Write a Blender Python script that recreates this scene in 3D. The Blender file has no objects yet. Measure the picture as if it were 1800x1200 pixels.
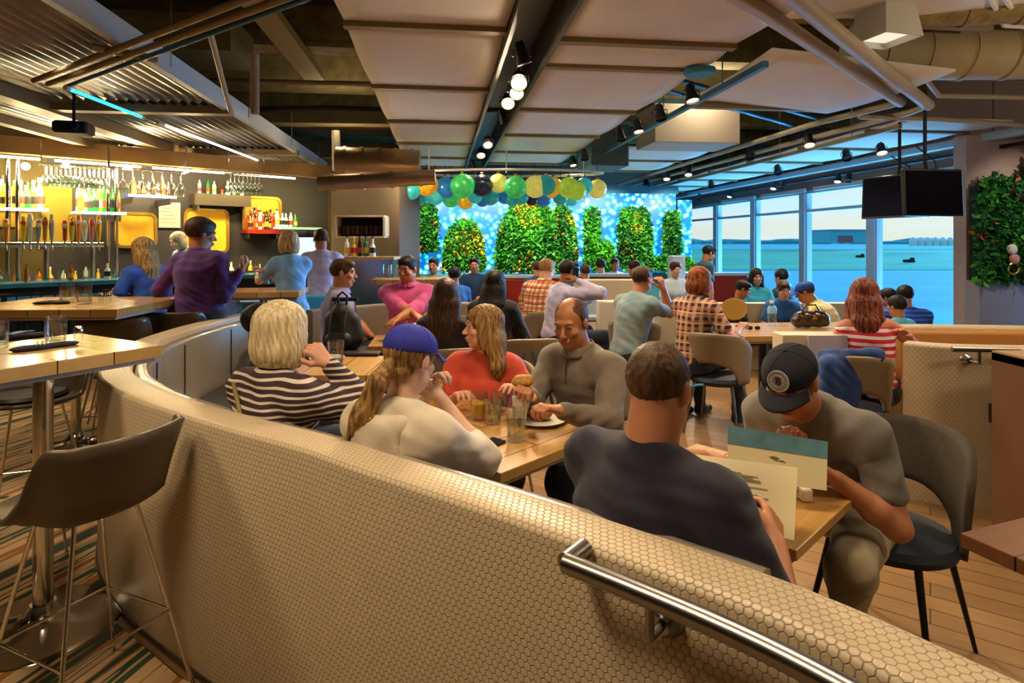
import bpy, math, random
import numpy as np
from mathutils import Vector, Matrix, Euler
random.seed(7)
S = bpy.context.scene
COL = S.collection
F, H, CX, HY = 1050.0, 1.57, 900.0, 425.0
A = math.radians(6.79)
PI = math.pi
def P(px, py, Y): return Vector(((px-CX)*Y/F, Y, H+(HY-py)*Y/F))
def PZ(px, py, z):
    Y = F*(z-H)/(HY-py); return Vector(((px-CX)*Y/F, Y, z))
def UV(u, v, z=0): return Vector((u*math.cos(A)-v*math.sin(A), u*math.sin(A)+v*math.cos(A), z))
# ---------- materials
MC = {}
def hexc(h):
    c = [int(h[i:i+2], 16)/255 for i in (0, 2, 4)]
    return tuple((x/12.92 if x <= .04045 else ((x+.055)/1.055)**2.4) for x in c)+(1,)
def mat(name, col='808080', rough=.6, metal=0, noise=0, nscale=20, bump=0, bscale=80, spec=.5, trans=0, emit=None, estr=0, col2=None, stretch=None, sheen=0, coat=0, ior=1.45, alpha=1):
    if name in MC: return MC[name]
    m = bpy.data.materials.new(name); m.use_nodes = True; MC[name] = m
    nt = m.node_tree; N = nt.nodes; L = nt.links; b = N['Principled BSDF']
    c = hexc(col); b.inputs['Base Color'].default_value = c
    b.inputs['Roughness'].default_value = rough; b.inputs['Metallic'].default_value = metal
    b.inputs['Specular IOR Level'].default_value = spec; b.inputs['Transmission Weight'].default_value = trans
    b.inputs['IOR'].default_value = ior; b.inputs['Sheen Weight'].default_value = sheen; b.inputs['Coat Weight'].default_value = coat
    b.inputs['Alpha'].default_value = alpha
    tc = N.new('ShaderNodeTexCoord'); mp = N.new('ShaderNodeMapping'); L.new(tc.outputs['Object'], mp.inputs[0])
    if stretch: mp.inputs['Scale'].default_value = stretch
    if noise or col2:
        n = N.new('ShaderNodeTexNoise'); n.inputs['Scale'].default_value = nscale; n.inputs['Detail'].default_value = 4
        L.new(mp.outputs[0], n.inputs[0])
        r = N.new('ShaderNodeValToRGB'); L.new(n.outputs[0], r.inputs[0]); L.new(r.outputs[0], b.inputs['Base Color'])
        c2 = hexc(col2) if col2 else tuple(x*(1-noise) for x in c[:3])+(1,)
        r.color_ramp.elements[0].color = c2; r.color_ramp.elements[0].position = .35
        r.color_ramp.elements[1].color = c; r.color_ramp.elements[1].position = .65
    if bump:
        n2 = N.new('ShaderNodeTexNoise'); n2.inputs['Scale'].default_value = bscale; L.new(mp.outputs[0], n2.inputs[0])
        bp = N.new('ShaderNodeBump'); bp.inputs['Strength'].default_value = bump; bp.inputs['Distance'].default_value = .01
        L.new(n2.outputs[0], bp.inputs['Height']); L.new(bp.outputs[0], b.inputs['Normal'])
    if emit:
        b.inputs['Emission Color'].default_value = hexc(emit); b.inputs['Emission Strength'].default_value = estr
    return m
def nodes_of(m): return m.node_tree.nodes, m.node_tree.links, m.node_tree.nodes['Principled BSDF']
def math_n(N, L, op, a, b=None, c=None):
    n = N.new('ShaderNodeMath'); n.operation = op
    for i, x in enumerate((a, b, c)):
        if x is None: continue
        if isinstance(x, (int, float)): n.inputs[i].default_value = x
        else: L.new(x, n.inputs[i])
    return n.outputs[0]
def mixc(N, L, f, a, b):
    n = N.new('ShaderNodeMix'); n.data_type = 'RGBA'
    for i, x in ((0, f), (6, a), (7, b)):
        if isinstance(x, (int, float, tuple)): n.inputs[i].default_value = x
        else: L.new(x, n.inputs[i])
    return n.outputs[2]
def stripes_mat(name, c1, c2, period=.05, duty=.35, axis=2, warp=.02, plaid=False, c3=None):
    if name in MC: return MC[name]
    m = mat(name, c1, .85, bump=.15, bscale=300); N, L, b = nodes_of(m)
    tc = N.new('ShaderNodeTexCoord'); nz = N.new('ShaderNodeTexNoise'); nz.inputs['Scale'].default_value = 5
    L.new(tc.outputs['Object'], nz.inputs[0])
    w = N.new('ShaderNodeVectorMath'); w.operation = 'MULTIPLY_ADD'; L.new(nz.outputs['Color'], w.inputs[0])
    w.inputs[1].default_value = (warp,)*3; L.new(tc.outputs['Object'], w.inputs[2])
    sp = N.new('ShaderNodeSeparateXYZ'); L.new(w.outputs[0], sp.inputs[0])
    def band(ax, per, du):
        v = math_n(N, L, 'DIVIDE', sp.outputs[ax], per); v = math_n(N, L, 'FRACT', v)
        return math_n(N, L, 'LESS_THAN', v, du)
    s = band(axis, period, duty); c = mixc(N, L, s, hexc(c1), hexc(c2))
    if plaid:
        s2 = band(0, period, duty); c = mixc(N, L, math_n(N, L, 'MULTIPLY', s2, .6), c, hexc(c3 or c2))
        s3 = band(2, period*1.5, .12); c = mixc(N, L, s3, c, hexc(c3 or c2))
    L.new(c, b.inputs['Base Color']); return m
# ---------- objects
def link(name, me, m, parent=None, smooth=True):
    o = bpy.data.objects.new(name, me); COL.objects.link(o)
    if m: me.materials.append(m)
    if parent: o.parent = parent
    return o
def tag(o, label=None, cat=None, group=None, kind=None):
    if label: o['label'] = label
    if cat: o['category'] = cat
    if group: o['group'] = group
    if kind: o['kind'] = kind
    return o
def thing(name, label, cat, loc=(0, 0, 0), rz=0, group=None, scale=1):
    o = bpy.data.objects.new(name, None); COL.objects.link(o); o.empty_display_size = .1
    o.location = loc; o.rotation_euler = (0, 0, rz); o.scale = (scale,)*3
    return tag(o, label, cat, group)
def dup(root, loc=None, rz=None, label=None, group=None, scale=None):
    r = root.copy(); COL.objects.link(r)
    if loc is not None: r.location = loc
    if rz is not None: r.rotation_euler = (0, 0, rz)
    if scale: r.scale = (scale,)*3
    if label: r['label'] = label
    if group: r['group'] = group
    for ch in list(root.children):
        c = ch.copy(); COL.objects.link(c); c.parent = r
        for g in list(ch.children):
            d = g.copy(); COL.objects.link(d); d.parent = c
    return r
def npmesh(name, V, Fq, smooth=True):
    me = bpy.data.meshes.new(name); V = np.asarray(V, dtype=np.float32)
    Fq = np.asarray(Fq, dtype=np.int32)
    me.vertices.add(len(V)); me.vertices.foreach_set('co', V.ravel())
    k = Fq.shape[1]; me.loops.add(Fq.size); me.loops.foreach_set('vertex_index', Fq.ravel())
    me.polygons.add(len(Fq)); me.polygons.foreach_set('loop_start', np.arange(len(Fq), dtype=np.int32)*k)
    me.update(calc_edges=True)
    me.polygons.foreach_set('use_smooth', np.full(len(Fq), smooth)); return me
class MB:
    def __init__(s, T=None): s.v = []; s.f = []; s.T = T
    def add(s, vs, fs):
        o = len(s.v)
        s.v += [tuple(s.T @ Vector(v)) if s.T else tuple(v) for v in vs]
        s.f += [tuple(i+o for i in f) for f in fs]; return s
    def box(s, x0, x1, y0, y1, z0, z1, R=None, c=None):
        vs = [(x, y, z) for x in (x0, x1) for y in (y0, y1) for z in (z0, z1)]
        if R is not None: vs = [tuple((R @ Vector(v))+Vector(c or (0, 0, 0))) for v in vs]
        return s.add(vs, [(0, 1, 3, 2), (4, 6, 7, 5), (0, 4, 5, 1), (2, 3, 7, 6), (0, 2, 6, 4), (1, 5, 7, 3)])
    def cbox(s, c, sx, sy, sz, rz=0, rx=0, ry=0, bev=0):
        R = Euler((rx, ry, rz)).to_matrix()
        if bev:
            x, y, z = sx/2, sy/2, sz/2; b = min(bev, x*.9, y*.9, z*.9); vs = []; fs = []
            rings = [(-z, b), (-z+b, 0), (z-b, 0), (z, b)]
            for zz, i in rings:
                X, Yy = x-i, y-i; bb = b if i == 0 else b*.5
                for (cx, cy) in ((X, Yy-bb), (X-bb, Yy), (-X+bb, Yy), (-X, Yy-bb), (-X, -Yy+bb), (-X+bb, -Yy), (X-bb, -Yy), (X, -Yy+bb)): vs.append((cx, cy, zz))
            for r in range(3):
                for i in range(8): fs.append((r*8+i, r*8+(i+1) % 8, (r+1)*8+(i+1) % 8, (r+1)*8+i))
            fs.append(tuple(range(7, -1, -1))); fs.append(tuple(range(24, 32)))
            return s.add([tuple(R @ Vector(v)+Vector(c)) for v in vs], fs)
        return s.box(-sx/2, sx/2, -sy/2, sy/2, -sz/2, sz/2, R, c)
    def tube(s, pts, r, n=10, cap=True, rs=None):
        pts = [Vector(p) for p in pts]; vs = []; fs = []; up = None
        for i, p in enumerate(pts):
            d = (pts[min(i+1, len(pts)-1)]-pts[max(i-1, 0)]).normalized()
            if up is None: up = d.orthogonal().normalized()
            up = (up-d*up.dot(d)).normalized(); w = d.cross(up); rr = rs[i] if rs else r
            for k in range(n):
                a = 2*PI*k/n; vs.append(p+(up*math.cos(a)+w*math.sin(a))*rr)
        for i in range(len(pts)-1):
            for k in range(n): fs.append((i*n+k, i*n+(k+1) % n, (i+1)*n+(k+1) % n, (i+1)*n+k))
        if cap: fs.append(tuple(range(n-1, -1, -1))); fs.append(tuple(range((len(pts)-1)*n, len(pts)*n)))
        return s.add(vs, fs)
    def lathe(s, prof, n=20, c=(0, 0, 0), R=None, cap=True):
        vs = []; fs = []; c = Vector(c)
        for (r, z) in prof:
            for k in range(n):
                a = 2*PI*k/n; v = Vector((r*math.cos(a), r*math.sin(a), z)); v = R @ v if R else v; vs.append(v+c)
        for i in range(len(prof)-1):
            for k in range(n): fs.append((i*n+k, i*n+(k+1) % n, (i+1)*n+(k+1) % n, (i+1)*n+k))
        if cap: fs.append(tuple(range(n-1, -1, -1))); fs.append(tuple(range((len(prof)-1)*n, len(prof)*n)))
        return s.add(vs, fs)
    def prism(s, poly, z0, z1):
        n = len(poly); vs = [(x, y, z0) for x, y in poly]+[(x, y, z1) for x, y in poly]
        return s.add(vs, [tuple(range(n-1, -1, -1)), tuple(range(n, 2*n))]+[(i, (i+1) % n, n+(i+1) % n, n+i) for i in range(n)])
    def grid(s, fn, nu, nv, closed=False):
        vs = [fn(i/(nu-1), j/(nv-1)) for i in range(nu) for j in range(nv)]
        return s.add(vs, [(i*nv+j, i*nv+j+1, (i+1)*nv+j+1, (i+1)*nv+j) for i in range(nu-1) for j in range(nv-1)])
    def ball(s, c, r, n=16, sc=(1, 1, 1)):
        m = n//2; pr = [(max(1e-4, math.sin(PI*i/m)), -math.cos(PI*i/m)) for i in range(m+1)]
        vs = []; fs = []
        for (rr, z) in pr:
            for k in range(n): a = 2*PI*k/n; vs.append((c[0]+r*sc[0]*rr*math.cos(a), c[1]+r*sc[1]*rr*math.sin(a), c[2]+r*sc[2]*z))
        for i in range(m):
            for k in range(n): fs.append((i*n+k, i*n+(k+1) % n, (i+1)*n+(k+1) % n, (i+1)*n+k))
        return s.add(vs, fs)
    def mesh(s, name, smooth=False):
        me = bpy.data.meshes.new(name); me.from_pydata(s.v, [], s.f); me.update()
        if smooth:
            me.polygons.foreach_set('use_smooth', [True]*len(me.polygons))
            me.set_sharp_from_angle(angle=math.radians(40))
        return me
    def build(s, name, m, parent=None, smooth=False, solid=0, bevel=0):
        o = link(name, s.mesh(name, smooth), m, parent)
        if solid:
            md = o.modifiers.new('s', 'SOLIDIFY'); md.thickness = solid; md.offset = 0
        if bevel:
            md = o.modifiers.new('b', 'BEVEL'); md.width = bevel; md.segments = 2; md.limit_method = 'ANGLE'
        return o
def solo(mb, name, m, label, cat, group=None, **k): return tag(mb.build(name, m, **k), label, cat, group)
def struct(mb, name, m, **k):
    o = mb.build(name, m, **k); o['kind'] = 'structure'; return o
def spline(pts, n=8):
    out = []; q = [Vector(p) for p in pts]; q = [q[0]*2-q[1]]+q+[q[-1]*2-q[-2]]
    for i in range(1, len(q)-2):
        a, b, c, d = q[i-1:i+3]
        for j in range(n):
            t = j/n; out.append(.5*((2*b)+(c-a)*t+(2*a-5*b+4*c-d)*t*t+(3*b-a-3*c+d)*t**3))
    out.append(q[-2]); return out
# ---------- implicit surfaces
def _bbox(p):
    if p[0] == 'c': a, b, r1, r2 = np.array(p[1]), np.array(p[2]), p[3], p[4]; r = max(r1, r2); return np.minimum(a, b)-r, np.maximum(a, b)+r
    c = np.array(p[1]); r = max(p[2]); return c-r, c+r
def sdf(prims, vox, k=.02, clip=(), disp=None, post=None):
    """prims: ('c',a,b,ra,rb[,k]) tapered capsule, ('e',c,radii,R[,k]) ellipsoid, ('-e',...)/('-c',...) carve"""
    lo = np.min([_bbox(p)[0] for p in prims if p[0][0] != '-'], axis=0)-vox*3
    hi = np.max([_bbox(p)[1] for p in prims if p[0][0] != '-'], axis=0)+vox*3
    n = np.ceil((hi-lo)/vox).astype(int)+1
    D = np.full(n, .2, dtype=np.float32)
    ax = [lo[i]+np.arange(n[i])*vox for i in range(3)]
    for p in prims:
        neg = p[0][0] == '-'; q = (p[0].lstrip('-'),)+tuple(p[1:]); b0, b1 = _bbox(q)
        kk = (q[5] if q[0] == 'c' and len(q) > 5 else q[4] if q[0] == 'e' and len(q) > 4 else k)
        pad = kk+vox*3
        i0 = np.maximum(((b0-pad-lo)/vox).astype(int), 0); i1 = np.minimum(((b1+pad-lo)/vox).astype(int)+2, n)
        if (i1 <= i0).any(): continue
        sl = tuple(slice(i0[i], i1[i]) for i in range(3))
        X = ax[0][sl[0]][:, None, None]; Yy = ax[1][sl[1]][None, :, None]; Z = ax[2][sl[2]][None, None, :]
        if q[0] == 'c':
            a = np.array(q[1], dtype=float); b = np.array(q[2], dtype=float); ba = b-a; l2 = max(ba@ba, 1e-9)
            t = np.clip(((X-a[0])*ba[0]+(Yy-a[1])*ba[1]+(Z-a[2])*ba[2])/l2, 0, 1)
            d = np.sqrt((X-a[0]-ba[0]*t)**2+(Yy-a[1]-ba[1]*t)**2+(Z-a[2]-ba[2]*t)**2)-(q[3]+(q[4]-q[3])*t)
        else:
            c = q[1]; r = q[2]; R = np.eye(3) if q[3] is None else np.array(q[3])
            x, y, z = X-c[0], Yy-c[1], Z-c[2]
            lx = (R[0][0]*x+R[1][0]*y+R[2][0]*z)/r[0]; ly = (R[0][1]*x+R[1][1]*y+R[2][1]*z)/r[1]; lz = (R[0][2]*x+R[1][2]*y+R[2][2]*z)/r[2]
            k0 = np.sqrt(lx*lx+ly*ly+lz*lz); k1 = np.sqrt((lx/r[0])**2+(ly/r[1])**2+(lz/r[2])**2)+1e-6
            d = k0*(k0-1)/k1
        o = D[sl]
        if neg: d = -d; h = np.maximum(kk-np.abs(o-d), 0)/kk; D[sl] = np.maximum(o, d)+h*h*kk*.25
        else: h = np.maximum(kk-np.abs(o-d), 0)/kk; D[sl] = np.minimum(o, d)-h*h*kk*.25
    X, Yy, Z = ax[0][:, None, None], ax[1][None, :, None], ax[2][None, None, :]
    if disp: D = D+disp(X, Yy, Z)
    for c in clip:
        p0, nn = c[0], np.array(c[1], dtype=float); nn = nn/np.linalg.norm(nn)
        D = np.maximum(D, (X-p0[0])*nn[0]+(Yy-p0[1])*nn[1]+(Z-p0[2])*nn[2])
    D[0] = D[-1] = .1; D[:, 0] = D[:, -1] = .1; D[:, :, 0] = D[:, :, -1] = .1
    Sg = D < 0
    cell = np.zeros(np.array(D.shape)-1, dtype=np.uint8)
    offs = [(i, j, l) for i in (0, 1) for j in (0, 1) for l in (0, 1)]
    m = cell.shape
    for (i, j, l) in offs: cell += Sg[i:i+m[0], j:j+m[1], l:l+m[2]]
    act = (cell > 0) & (cell < 8); I = np.argwhere(act)
    if len(I) == 0: return np.zeros((0, 3)), np.zeros((0, 4), int)
    idx = np.full(m, -1, dtype=np.int64); idx[act] = np.arange(len(I))
    cv = {o: D[I[:, 0]+o[0], I[:, 1]+o[1], I[:, 2]+o[2]] for o in offs}
    acc = np.zeros((len(I), 3)); cnt = np.zeros(len(I))
    for a in offs:
        for d in range(3):
            if a[d]: continue
            b = list(a); b[d] = 1; b = tuple(b); va, vb = cv[a], cv[b]; x = (va < 0) != (vb < 0)
            t = np.where(x, va/np.where(va == vb, 1, va-vb), 0)
            p = np.tile(np.array(a, dtype=float), (len(I), 1)); p[:, d] = t
            acc += p*x[:, None]; cnt += x
    V = (I+acc/cnt[:, None])*vox+lo
    Fs = []
    for d in range(3):
        e, g = [(1, 2), (2, 0), (0, 1)][d]
        s0 = [slice(1, -1)]*3; s1 = [slice(1, -1)]*3; s0[d] = slice(0, -1); s1[d] = slice(1, None)
        a, b = Sg[tuple(s0)], Sg[tuple(s1)]
        for flip in (0, 1):
            J = np.argwhere((a & ~b) if not flip else (~a & b))
            if not len(J): continue
            J = J+1; J[:, d] -= 1
            def g4(de, dg): q = J.copy(); q[:, e] += de; q[:, g] += dg; return idx[q[:, 0], q[:, 1], q[:, 2]]
            qd = np.stack([g4(-1, -1), g4(0, -1), g4(0, 0), g4(-1, 0)], 1)
            Fs.append(qd[:, ::-1] if flip else qd)
    Fq = np.concatenate(Fs); Fq = Fq[(Fq >= 0).all(1)]
    # one relax pass keeps it smooth
    for _ in range(2):
        S_ = np.zeros_like(V); C_ = np.zeros(len(V))
        for i in range(4):
            a, b = Fq[:, i], Fq[:, (i+1) % 4]
            for c3 in range(3): S_[:, c3] += np.bincount(a, V[b, c3], len(V))
            C_ += np.bincount(a, minlength=len(V))
        ok = C_ > 0; V[ok] = V[ok]*.5+.5*S_[ok]/C_[ok][:, None]
    return V, Fq
def join(*ms):
    Vs, Fs, o = [], [], 0
    for V, Fq in ms:
        Vs.append(V); Fs.append(Fq+o); o += len(V)
    return np.concatenate(Vs), np.concatenate(Fs)
def blob(name, prims, vox, m, parent=None, k=.02, clip=(), disp=None):
    V, Fq = sdf(prims, vox, k, clip, disp); return link(name, npmesh(name, V, Fq), m, parent)
EXPOSURE = 0.48
UT = Matrix.Rotation(A, 4, 'Z')
# ---------- shared materials
def hex_mat(name, col, grout, size=.019):
    m = mat(name, col, .38, spec=.5); N, L, b = nodes_of(m)
    uv = N.new('ShaderNodeUVMap'); uv.uv_map = 'UVMap'
    def vm(op, a, c=None):
        n = N.new('ShaderNodeVectorMath'); n.operation = op
        for i, x in enumerate((a, c)):
            if x is None: continue
            if isinstance(x, tuple): n.inputs[i].default_value = x
            else: L.new(x, n.inputs[i])
        return n
    s = (1, 1.7320508, 1); hs = (.5, .8660254, .5)
    p = vm('MULTIPLY', uv.outputs[0], (1/size, 1/size, 0)).outputs[0]
    a = vm('SUBTRACT', vm('MODULO', vm('ADD', p, (1000, 1732.0508, 0)).outputs[0], s).outputs[0], hs).outputs[0]
    q = vm('SUBTRACT', p, hs).outputs[0]
    c = vm('SUBTRACT', vm('MODULO', vm('ADD', q, (1000, 1732.0508, 0)).outputs[0], s).outputs[0], hs).outputs[0]
    la, lc = vm('LENGTH', vm('MULTIPLY', a, (1, 1, 0)).outputs[0]).outputs['Value'], vm('LENGTH', vm('MULTIPLY', c, (1, 1, 0)).outputs[0]).outputs['Value']
    f = math_n(N, L, 'LESS_THAN', la, lc)
    def hd(v):
        ab = vm('ABSOLUTE', v).outputs[0]; sp = N.new('ShaderNodeSeparateXYZ'); L.new(ab, sp.inputs[0])
        d = vm('DOT_PRODUCT', ab, (.5, .8660254, 0)).outputs['Value']
        return math_n(N, L, 'MAXIMUM', d, sp.outputs[0])
    h = N.new('ShaderNodeMix'); L.new(f, h.inputs[0]); L.new(hd(c), h.inputs[2]); L.new(hd(a), h.inputs[3])
    mr = N.new('ShaderNodeMapRange'); mr.interpolation_type = 'SMOOTHSTEP'; L.new(h.outputs[0], mr.inputs[0])
    mr.inputs[1].default_value = .38; mr.inputs[2].default_value = .5; mr.inputs[3].default_value = 1; mr.inputs[4].default_value = 0
    nz = N.new('ShaderNodeTexNoise'); nz.inputs['Scale'].default_value = 6; L.new(uv.outputs[0], nz.inputs[0])
    c1 = mixc(N, L, nz.outputs[0], tuple(x*.86 for x in hexc(col)[:3])+(1,), hexc(col))
    L.new(mixc(N, L, mr.outputs[0], hexc(grout), c1), b.inputs['Base Color'])
    bp = N.new('ShaderNodeBump'); bp.inputs['Strength'].default_value = .6; bp.inputs['Distance'].default_value = .003
    L.new(mr.outputs[0], bp.inputs['Height']); L.new(bp.outputs[0], b.inputs['Normal']); return m
def plank_mat(name, c1, c2, c3, ang=0, w=.12, rough=.35, length=1.6):
    m = mat(name, c1, rough); N, L, b = nodes_of(m)
    tc = N.new('ShaderNodeTexCoord'); mp = N.new('ShaderNodeMapping'); mp.inputs['Rotation'].default_value = (0, 0, ang); L.new(tc.outputs['Object'], mp.inputs[0])
    br = N.new('ShaderNodeTexBrick'); br.inputs['Scale'].default_value = 1; br.inputs['Brick Width'].default_value = length; br.inputs['Row Height'].default_value = w
    br.inputs['Mortar Size'].default_value = .003; br.inputs['Color1'].default_value = hexc(c1); br.inputs['Color2'].default_value = hexc(c2); br.inputs['Mortar'].default_value = hexc(c3)
    L.new(mp.outputs[0], br.inputs[0])
    n = N.new('ShaderNodeTexNoise'); n.inputs['Scale'].default_value = 5; n.inputs['Detail'].default_value = 6
    m2 = N.new('ShaderNodeMapping'); m2.inputs['Scale'].default_value = (1, 14, 1); L.new(mp.outputs[0], m2.inputs[0]); L.new(m2.outputs[0], n.inputs[0])
    L.new(mixc(N, L, math_n(N, L, 'MULTIPLY', n.outputs[0], .55), br.outputs[0], hexc(c3)), b.inputs['Base Color']); return m
M_floor = plank_mat('floor_planks', 'b08a5c', '96714a', '4a3320', ang=math.radians(35))
M_hex = hex_mat('hex_tile', 'd0bc9b', 'b09a78')
M_plaster = mat('cream_paint', 'cfc3a8', .7, noise=.1, nscale=3)
M_white = mat('white_metal_paint', 'd8d6ce', .5, noise=.06, nscale=4)
M_mull = mat('window_frame_paint', 'c9d0d8', .5)
M_olive = mat('dark_olive_ceiling', '4a4127', .8, noise=.35, nscale=2.5)
M_chrome = mat('polished_chrome', 'd8d4cc', .12, 1)
M_steel = mat('brushed_steel', '8d8a86', .28, 1)
M_dark = mat('black_metal', '141416', .45)
M_black = mat('matte_black', '0c0c0e', .6)
M_taupe = mat('taupe_wall_paint', '6b5d4c', .8, noise=.1, nscale=2)
# ---------- floor / ceiling / walls
struct(MB(UT).box(-12, 8.1, -3.2, 19.2, -.2, 0), 'floor', M_floor)
struct(MB(UT).box(-12, 8.1, -3.2, 19.2, 4.3, 4.5), 'ceiling', M_olive)
struct(MB(UT).box(-12, 8.1, -3.3, -3.2, 0, 4.3), 'wall_back', M_taupe)
struct(MB(UT).box(-12, 8.1, 19.2, 19.3, 0, 4.3), 'wall_far', M_taupe)
struct(MB(UT).box(-12.1, -12, -3.2, 19.2, 0, 4.3), 'wall_left', M_taupe)
# upper wall above the windows
struct(MB(UT).box(8.0, 8.2, -3.2, 19.2, 2.68, 4.3), 'wall_right', mat('rose_beige_paint', 'b09a92', .8, noise=.05))
struct(MB(UT).box(8.0, 8.2, -3.2, 6.1, 0, 2.68), 'wall_right_near', M_taupe)
# windows: one pane and one pair of mullions per bay
M_glass = bpy.data.materials.new('window_glass'); M_glass.use_nodes = True
_n = M_glass.node_tree.nodes; _l = M_glass.node_tree.links; _n.clear()
_o = _n.new('ShaderNodeOutputMaterial'); _mx = _n.new('ShaderNodeMixShader'); _t = _n.new('ShaderNodeBsdfTransparent'); _g = _n.new('ShaderNodeBsdfGlossy')
_t.inputs[0].default_value = (.80, .95, 1, 1); _g.inputs['Roughness'].default_value = .02; _lw = _n.new('ShaderNodeLayerWeight'); _lw.inputs[0].default_value = .35; _fr = _n.new('ShaderNodeMath'); _fr.operation = 'POWER'; _l.new(_lw.outputs['Facing'], _fr.inputs[0]); _fr.inputs[1].default_value = 4
_l.new(_fr.outputs[0], _mx.inputs[0]); _l.new(_t.outputs[0], _mx.inputs[1]); _l.new(_g.outputs[0], _mx.inputs[2]); _l.new(_mx.outputs[0], _o.inputs[0])
VS = [6.1]+[8.15+2.12*i for i in range(6)]
for i in range(len(VS)-1):
    v0, v1 = VS[i], VS[i+1]
    t = MB(UT)
    t.box(7.94, 8.12, v0-.1, v0+.1, 0, 2.68); t.box(7.96, 8.1, v0, v1, 2.62, 2.7); t.box(7.97, 8.08, v0+.1, v1-.1, 2.22, 2.28); t.box(7.97, 8.08, v0, v1, 0, .08)
    t.box(7.98, 8.1, v0+.1, v0+.13, 0, 2.62); t.box(7.98, 8.1, v1-.13, v1-.1, 0, 2.62)
    w = struct(t, 'window_%d' % (i+1), M_mull)
    MB(UT).box(8.02, 8.03, v0+.1, v1-.1, .08, 2.62).build('pane', M_glass, w)
# ---------- outdoors: apron, grass, far hills and terminal (ground lies one storey down)
M_apron = mat('apron_sky_tint', '18c4e4', .5, noise=.25, nscale=.03, stretch=(1, 4, 1))  # blue sky reflection on the tarmac is put into its base colour
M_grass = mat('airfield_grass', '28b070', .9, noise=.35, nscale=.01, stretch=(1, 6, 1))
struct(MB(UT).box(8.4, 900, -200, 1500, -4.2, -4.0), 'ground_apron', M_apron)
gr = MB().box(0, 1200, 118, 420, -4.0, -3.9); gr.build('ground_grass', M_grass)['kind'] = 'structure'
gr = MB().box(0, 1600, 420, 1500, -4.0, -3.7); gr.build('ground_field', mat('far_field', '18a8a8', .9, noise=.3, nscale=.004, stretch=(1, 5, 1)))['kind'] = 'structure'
hl = MB()
for k in range(60):
    x = -100+k*45; h = 3+5*abs(math.sin(k*.7))+3*math.sin(k*1.9)
    hl.lathe([(70, -6), (60, h*.5), (30, h), (.1, h*1.1)], 10, (x, 1450+30*math.sin(k), 0))
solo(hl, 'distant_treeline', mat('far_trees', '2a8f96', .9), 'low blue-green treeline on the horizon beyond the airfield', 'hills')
bpy.data.objects['distant_treeline']['kind'] = 'stuff'
def far_building(px0, px1, pyt, pyb, Y, label):
    a, c = P(px0, pyb, Y), P(px1, pyt, Y); r = thing('hangar', label, 'building', ((a.x+c.x)/2, Y, a.z-2))
    w, h = (c.x-a.x)/2, c.z-a.z+2
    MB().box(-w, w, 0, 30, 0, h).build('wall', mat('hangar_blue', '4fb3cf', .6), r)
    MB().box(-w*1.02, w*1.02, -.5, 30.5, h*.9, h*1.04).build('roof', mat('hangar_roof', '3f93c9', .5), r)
    MB().box(-w*.6, w*.2, -.3, 0, 0, h*.55).build('door', mat('hangar_door', '8c5a6b', .6), r)
    return r
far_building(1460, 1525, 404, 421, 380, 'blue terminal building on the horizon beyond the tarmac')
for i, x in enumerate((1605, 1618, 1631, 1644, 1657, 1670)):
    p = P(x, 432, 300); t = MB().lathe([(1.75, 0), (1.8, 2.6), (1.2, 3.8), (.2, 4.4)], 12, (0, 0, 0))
    o = solo(t, 'storage_tank', mat('tank_white', 'bfe3ea', .5), 'small white domed tank in the row on the distant airfield', 'tank', 'white tanks on the airfield'); o.location = (p.x, p.y, p.z)
for i, (x, y, Y) in enumerate(((1512, 453, 200), (1598, 462, 150))):
    p = P(x, y, Y); r = thing('service_truck', ['dark service truck parked on the grass left of the wide mullion', 'small dark truck at the edge of the far grass'][i], 'truck', p)
    MB().cbox((0, 0, .5), 2.6, 1.4, .8, bev=.2).build('body', M_black, r); MB().cbox((.8, 0, 1.1), .9, 1.2, .5, bev=.2).build('cab', M_black, r)
# ---------- sky
W = bpy.data.worlds.new('sky'); S.world = W; W.use_nodes = True
_n = W.node_tree.nodes; _l = W.node_tree.links; _b = _n['Background']
tc = _n.new('ShaderNodeTexCoord'); sp = _n.new('ShaderNodeSeparateXYZ'); _l.new(tc.outputs['Generated'], sp.inputs[0])
rp = _n.new('ShaderNodeValToRGB'); _l.new(sp.outputs[2], rp.inputs[0]); e = rp.color_ramp.elements
e[0].position = 0; e[0].color = hexc('efd9c4'); e[1].position = .5; e[1].color = hexc('2a86d8')
for p_, c_ in ((.03, 'f3dcc8'), (.055, 'd8e2e6'), (.085, '9fd4ec'), (.16, '54b4ee')):
    q = e.new(p_); q.color = hexc(c_)
mpn = _n.new('ShaderNodeMapping'); mpn.inputs['Scale'].default_value = (2.5, 2.5, 38); _l.new(tc.outputs['Generated'], mpn.inputs[0])
nz = _n.new('ShaderNodeTexNoise'); nz.inputs['Scale'].default_value = 2; nz.inputs['Detail'].default_value = 5; _l.new(mpn.outputs[0], nz.inputs[0])
mr = _n.new('ShaderNodeMapRange'); mr.inputs[1].default_value = .42; mr.inputs[2].default_value = .62; _l.new(nz.outputs[0], mr.inputs[0])
mx = _n.new('ShaderNodeMix'); mx.data_type = 'RGBA'; _l.new(math_n(_n and W.node_tree.nodes, W.node_tree.links, 'MULTIPLY', mr.outputs[0], .8), mx.inputs[0]); _l.new(rp.outputs[0], mx.inputs[6]); mx.inputs[7].default_value = hexc('f0dfd6')
_l.new(mx.outputs[2], _b.inputs[0]); _b.inputs[1].default_value = 1.0
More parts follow.
